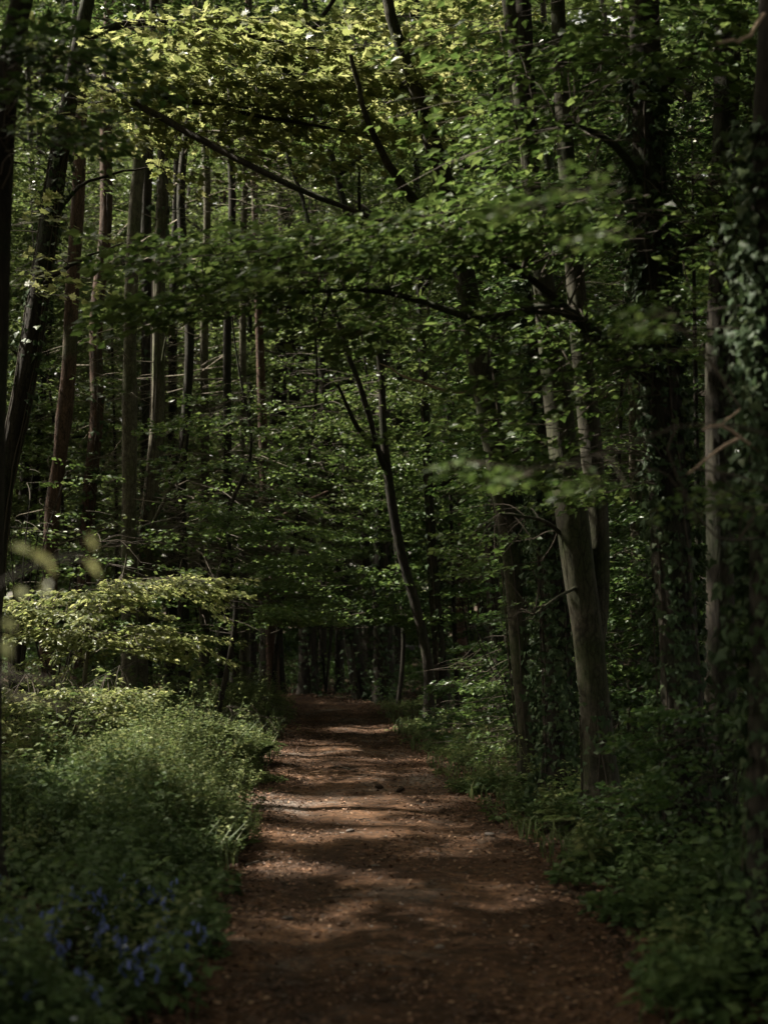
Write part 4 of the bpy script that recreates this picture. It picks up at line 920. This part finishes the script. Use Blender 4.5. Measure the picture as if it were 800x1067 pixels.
grass(3600, 9, 25, -1, .0, 1.6, (.22, .46), 21); grass(3500, 9, 26, 1, -.06, .7, (.10, .30), 22)

# leafy plants standing out of the growth
def leafy_plant(x, y, h, label, seed, mat, ls):
    r = np.random.default_rng(seed); z = float(gz(x, y)); root = empty('leafy_plant', (x, y, z), label, 'plant', 'leafy plants on the verges')
    for k in range(r.integers(5, 9)):
        mb = MB(); a_ = r.uniform(0, 6.28); H = h * r.uniform(.65, 1.1); q = np.linspace(0, 1, 8); b_ = r.normal(size=2) * .07
        C = np.stack([x + b_[0] + math.cos(a_) * H * .35 * q ** 1.6, y + b_[1] + math.sin(a_) * H * .35 * q ** 1.6, z + H * q - H * .1 * q ** 3], 1); tube(mb, C, np.linspace(.004, .0018, 8), 5, 0)
        m = int(6 + H * 12); f = np.repeat(np.linspace(.25, 1, m), 2); P = np.stack([np.interp(f, q, C[:, c]) for c in range(3)], 1); n = len(f)
        an = np.arange(n) // 2 * 1.57 + (np.arange(n) % 2) * 3.14 + r.normal(size=n) * .3
        A = np.stack([np.cos(an), np.sin(an), r.uniform(-.5, .25, n)], 1); N = np.stack([-A[:, 0] * .2, -A[:, 1] * .2, np.ones(n)], 1) + r.normal(size=(n, 3)) * .3
        leaves(mb, P + A * .015, A, N, ls * (1.15 - .75 * f ** 2) * r.uniform(.75, 1.15, n), 'oval', 0, np.clip(.25 + .5 * r.random(n) + .2 * f, 0, 1), r)
        mb.build('stem', [M[mat]], root)
r = np.random.default_rng(55)
for k, (px, py) in enumerate([(60, 1010), (120, 1030), (170, 1020), (205, 985), (30, 930), (95, 900), (200, 905), (235, 880), (150, 885), (60, 870), (20, 860), (225, 850), (180, 1050), (40, 1050)]):
    g_ = on_ground(px, py + 8); leafy_plant(g_[0], g_[1], r.uniform(.35, .65), 'leafy upright plant growing out of the shaded left verge', 400 + k, 'herb' if k % 3 else 'herb_dark', r.uniform(.07, .10))
for k, (px, py) in enumerate([(690, 960), (740, 930), (780, 960), (720, 1010), (770, 1030), (660, 930), (795, 900), (700, 1060), (740, 1060), (620, 905), (760, 985)]):
    g_ = on_ground(px, py + 8); leafy_plant(g_[0], g_[1], r.uniform(.28, .48), 'broad leaved plant in the dark growth of the right verge', 450 + k, 'herb_dark' if k % 3 else 'herb', r.uniform(.08, .11))

# ferns and bluebells
def fern(x, y, s, label, seed):
    r = np.random.default_rng(seed); z = float(gz(x, y)); root = empty('fern', (x, y, z), label, 'fern', 'ferns on the verge')
    for k in range(9):
        a_ = k * .7 + r.uniform(-.2, .2); L = s * r.uniform(.8, 1.1); mb = MB(); q = np.linspace(0, 1, 16)
        out_ = L * (.75 * q ** 1.3); up_ = L * (.95 * q - .55 * q ** 2.6)
        C = np.stack([x + out_ * math.cos(a_), y + out_ * math.sin(a_), z + up_], 1); T = unit(np.gradient(C, axis=0)); tube(mb, C, np.linspace(.005, .0015, 16), 4, 0)
        f = np.linspace(.15, .98, 26); i = np.clip((f * 15).astype(int), 0, 14); P = C[i] + (C[i + 1] - C[i]) * (f * 15 - i)[:, None]
        S_ = np.array([-math.sin(a_), math.cos(a_), 0])
        for sd in (-1, 1):
            leaves(mb, P, sd * S_[None] + T[i] * .35, np.array([[0, 0, 1.0]]) + 0 * P + r.normal(size=P.shape) * .15, L * .30 * np.sin(np.pi * (f * .85 + .15)) + .02, 'oval', 0, np.clip(.4 + .3 * r.random(26), 0, 1), r)
        mb.build('frond', [M['herb']], root)
for k, (px, py, s, lb) in enumerate([(205, 800, .85, 'upright fern in the lit part of the verge, tallest of the ferns'), (178, 812, .6, 'smaller fern left of the tallest one on the verge'),
                                     (262, 792, .5, 'little fern at the path edge on the lit verge'), (120, 830, .6, 'fern in the shaded growth under the rounded shrub'),
                                     (690, 890, .5, 'dark fern at the foot of the black trunk'), (600, 868, .42, 'small dark fern beside the smooth grey trunk')]):
    g_ = on_ground(px, py + 6); fern(g_[0], g_[1], s, lb, 900 + k)
r = np.random.default_rng(31)
def bluebell_proto():
    root = empty('bluebell', (0, 0, 0), 'nodding bluebell among the dark green leaves on the left verge', 'flower', 'bluebells on the left verge')
    mb = MB(); q = np.linspace(0, 1, 10); C = np.stack([.06 * q ** 3, 0 * q, .36 * q - .02 * q ** 4], 1); tube(mb, C, np.linspace(.0035, .002, 10), 5, 0)
    mb.build('stem', [M['herb_dark']], root)
    for k in range(6):
        f = .68 + .06 * k; c = np.array([np.interp(f, q, C[:, 0]), 0, np.interp(f, q, C[:, 2])]); a_ = k * 1.1; o = np.array([math.cos(a_) * .012, math.sin(a_) * .012, 0])
        b = MB(); tube(b, [c, c + o, c + o * 1.7 + [0, 0, -.006], c + o * 1.9 + [0, 0, -.020], c + o * 2.0 + [0, 0, -.026]], [.0012, .003, .0065, .0065, .010], 7, 0, rv=k / 6); b.build('bell', [M['bell']], root)
    return root
def dup(o, parent=None):
    c = o.copy(); COL.objects.link(c)
    if parent is not None: c.parent = parent
    for ch in list(o.children): dup(ch, c)
    return c
bb = bluebell_proto(); first = True
for k in range(52):
    px = np.clip(r.normal(120, 70), 5, 225); py = np.clip(r.normal(930, 34), 870, 1040)
    g_ = on_ground(px, py, .42); o = bb if first else dup(bb); first = False
    o.location = (g_[0], g_[1], float(gz(g_[0], g_[1])) + .02); s = r.uniform(.6, .95); o.scale = (s, s, s); o.rotation_euler = (r.normal() * .12, r.normal() * .12, r.uniform(0, 6.28))
wf0 = None
for k, (px, py) in enumerate([(192, 942), (203, 943), (82, 1026), (98, 1060), (20, 995), (150, 985), (110, 968), (60, 960)]):
    g_ = on_ground(px, py, .36)
    if wf0 is None:
        wf0 = empty('pale_flower', (0, 0, 0), 'small pale flower dotted in the dark growth on the left verge', 'flower', 'small pale flowers')
        mb = MB(); tube(mb, [(0, 0, 0), (.01, 0, .2), (.015, 0, .36)], [.002, .0018, .0015], 4); mb.build('stem', [M['herb_dark']], wf0)
        mb = MB(); an = np.arange(5) * 1.2566; leaves(mb, np.tile([[.015, 0, .36]], (5, 1)), np.stack([np.cos(an), np.sin(an), .4 + 0 * an], 1), np.array([[0, 0, 1.0]] * 5), .016, 'oval', 0, r.random(5), r); mb.build('petals', [M['whiteflower']], wf0); o = wf0
    else: o = dup(wf0)
    o.location = (g_[0], g_[1], float(gz(g_[0], g_[1]))); o.rotation_euler = (-.2, 0, r.uniform(0, 6))

# single things lying on the path
def single_rock(px, py, s, lb, name='stone', mat='stone'):
    g_ = on_ground(px, py); mb = MB(); rock(mb, np.array([g_[0], g_[1], float(gz(g_[0], g_[1])) + .01 + s * .2]), s, r); tag(mb.build(name, [M[mat]]), lb, 'stone')
for a in [(390, 905, .03, 'small pale stone in the middle of the path near the sun fleck'), (458, 990, .03, 'flat pale stone bedded in the path, nearest the middle'), (548, 965, .025, 'grey stone near the right side of the path'),
          (365, 868, .04, 'pale stone left of the sun stripe on the path'), (510, 872, .05, 'pale flat stone by the right hand wheel track'), (300, 958, .035, 'pale stone near the left edge of the path')]: single_rock(*a)
def cone(px, py, s, lb):
    g_ = on_ground(px, py); c = np.array([g_[0], g_[1], float(gz(g_[0], g_[1])) + .012 + s * .45]); mb = MB(); q = np.linspace(0, 1, 9); ax = unit(np.array([r.normal(), r.normal() * .4, .15]))
    tube(mb, c + ax * (q[:, None] - .5) * s * 1.5, s * .34 * np.sin(np.pi * (q * .85 + .12)) + .002, 9, 0)
    n = 60; k = np.arange(n); f = (k + .5) / n; an = k * 2.4; A_ = unit(np.cross(ax, [0, 0, 1.0])); B_ = np.cross(ax, A_); o = np.cos(an)[:, None] * A_ + np.sin(an)[:, None] * B_
    leaves(mb, c + ax * ((f - .5) * s * 1.4)[:, None] + o * (s * .30 * np.sin(np.pi * (f * .85 + .12)))[:, None], o * .8 + ax * .6, o * .5 - ax * .8 + 0 * o, s * .32, 'oval', 0, r.random(n), r)
    tag(mb.build('pine_cone', [M['cone']]), lb, 'pine cone', 'pine cones on the path')
cone(395, 824, .055, 'dark pine cone on the sunlit part of the path, left of the pair'); cone(417, 826, .055, 'dark pine cone on the sunlit part of the path, right of the pair')
for k, (a, b, w_, lb) in enumerate([((585, 935), (612, 939), .006, 'short thin twig lying near the right edge of the path'), ((350, 800), (372, 806), .008, 'short twig lying on the far lit stretch of the path'), ((255, 905), (282, 898), .007, 'thin fallen twig at the left edge of the path')]):
    A_, B_ = on_ground(*a), on_ground(*b); mb = MB(); C = catmull([A_, (A_ + B_) / 2 + [0, .05, 0], B_], 10); C[:, 2] = gz(C[:, 0], C[:, 1]) + .02; tube(mb, C, np.linspace(w_, w_ * .5, 10), 6); A2 = C[5]; E2 = A2 + np.array([.12, .16, .01])
    tube(mb, [A2, (A2 + E2) / 2, E2], [w_ * .6, w_ * .5, w_ * .3], 5); tag(mb.build('fallen_twig', [M['twig']]), lb, 'twig')
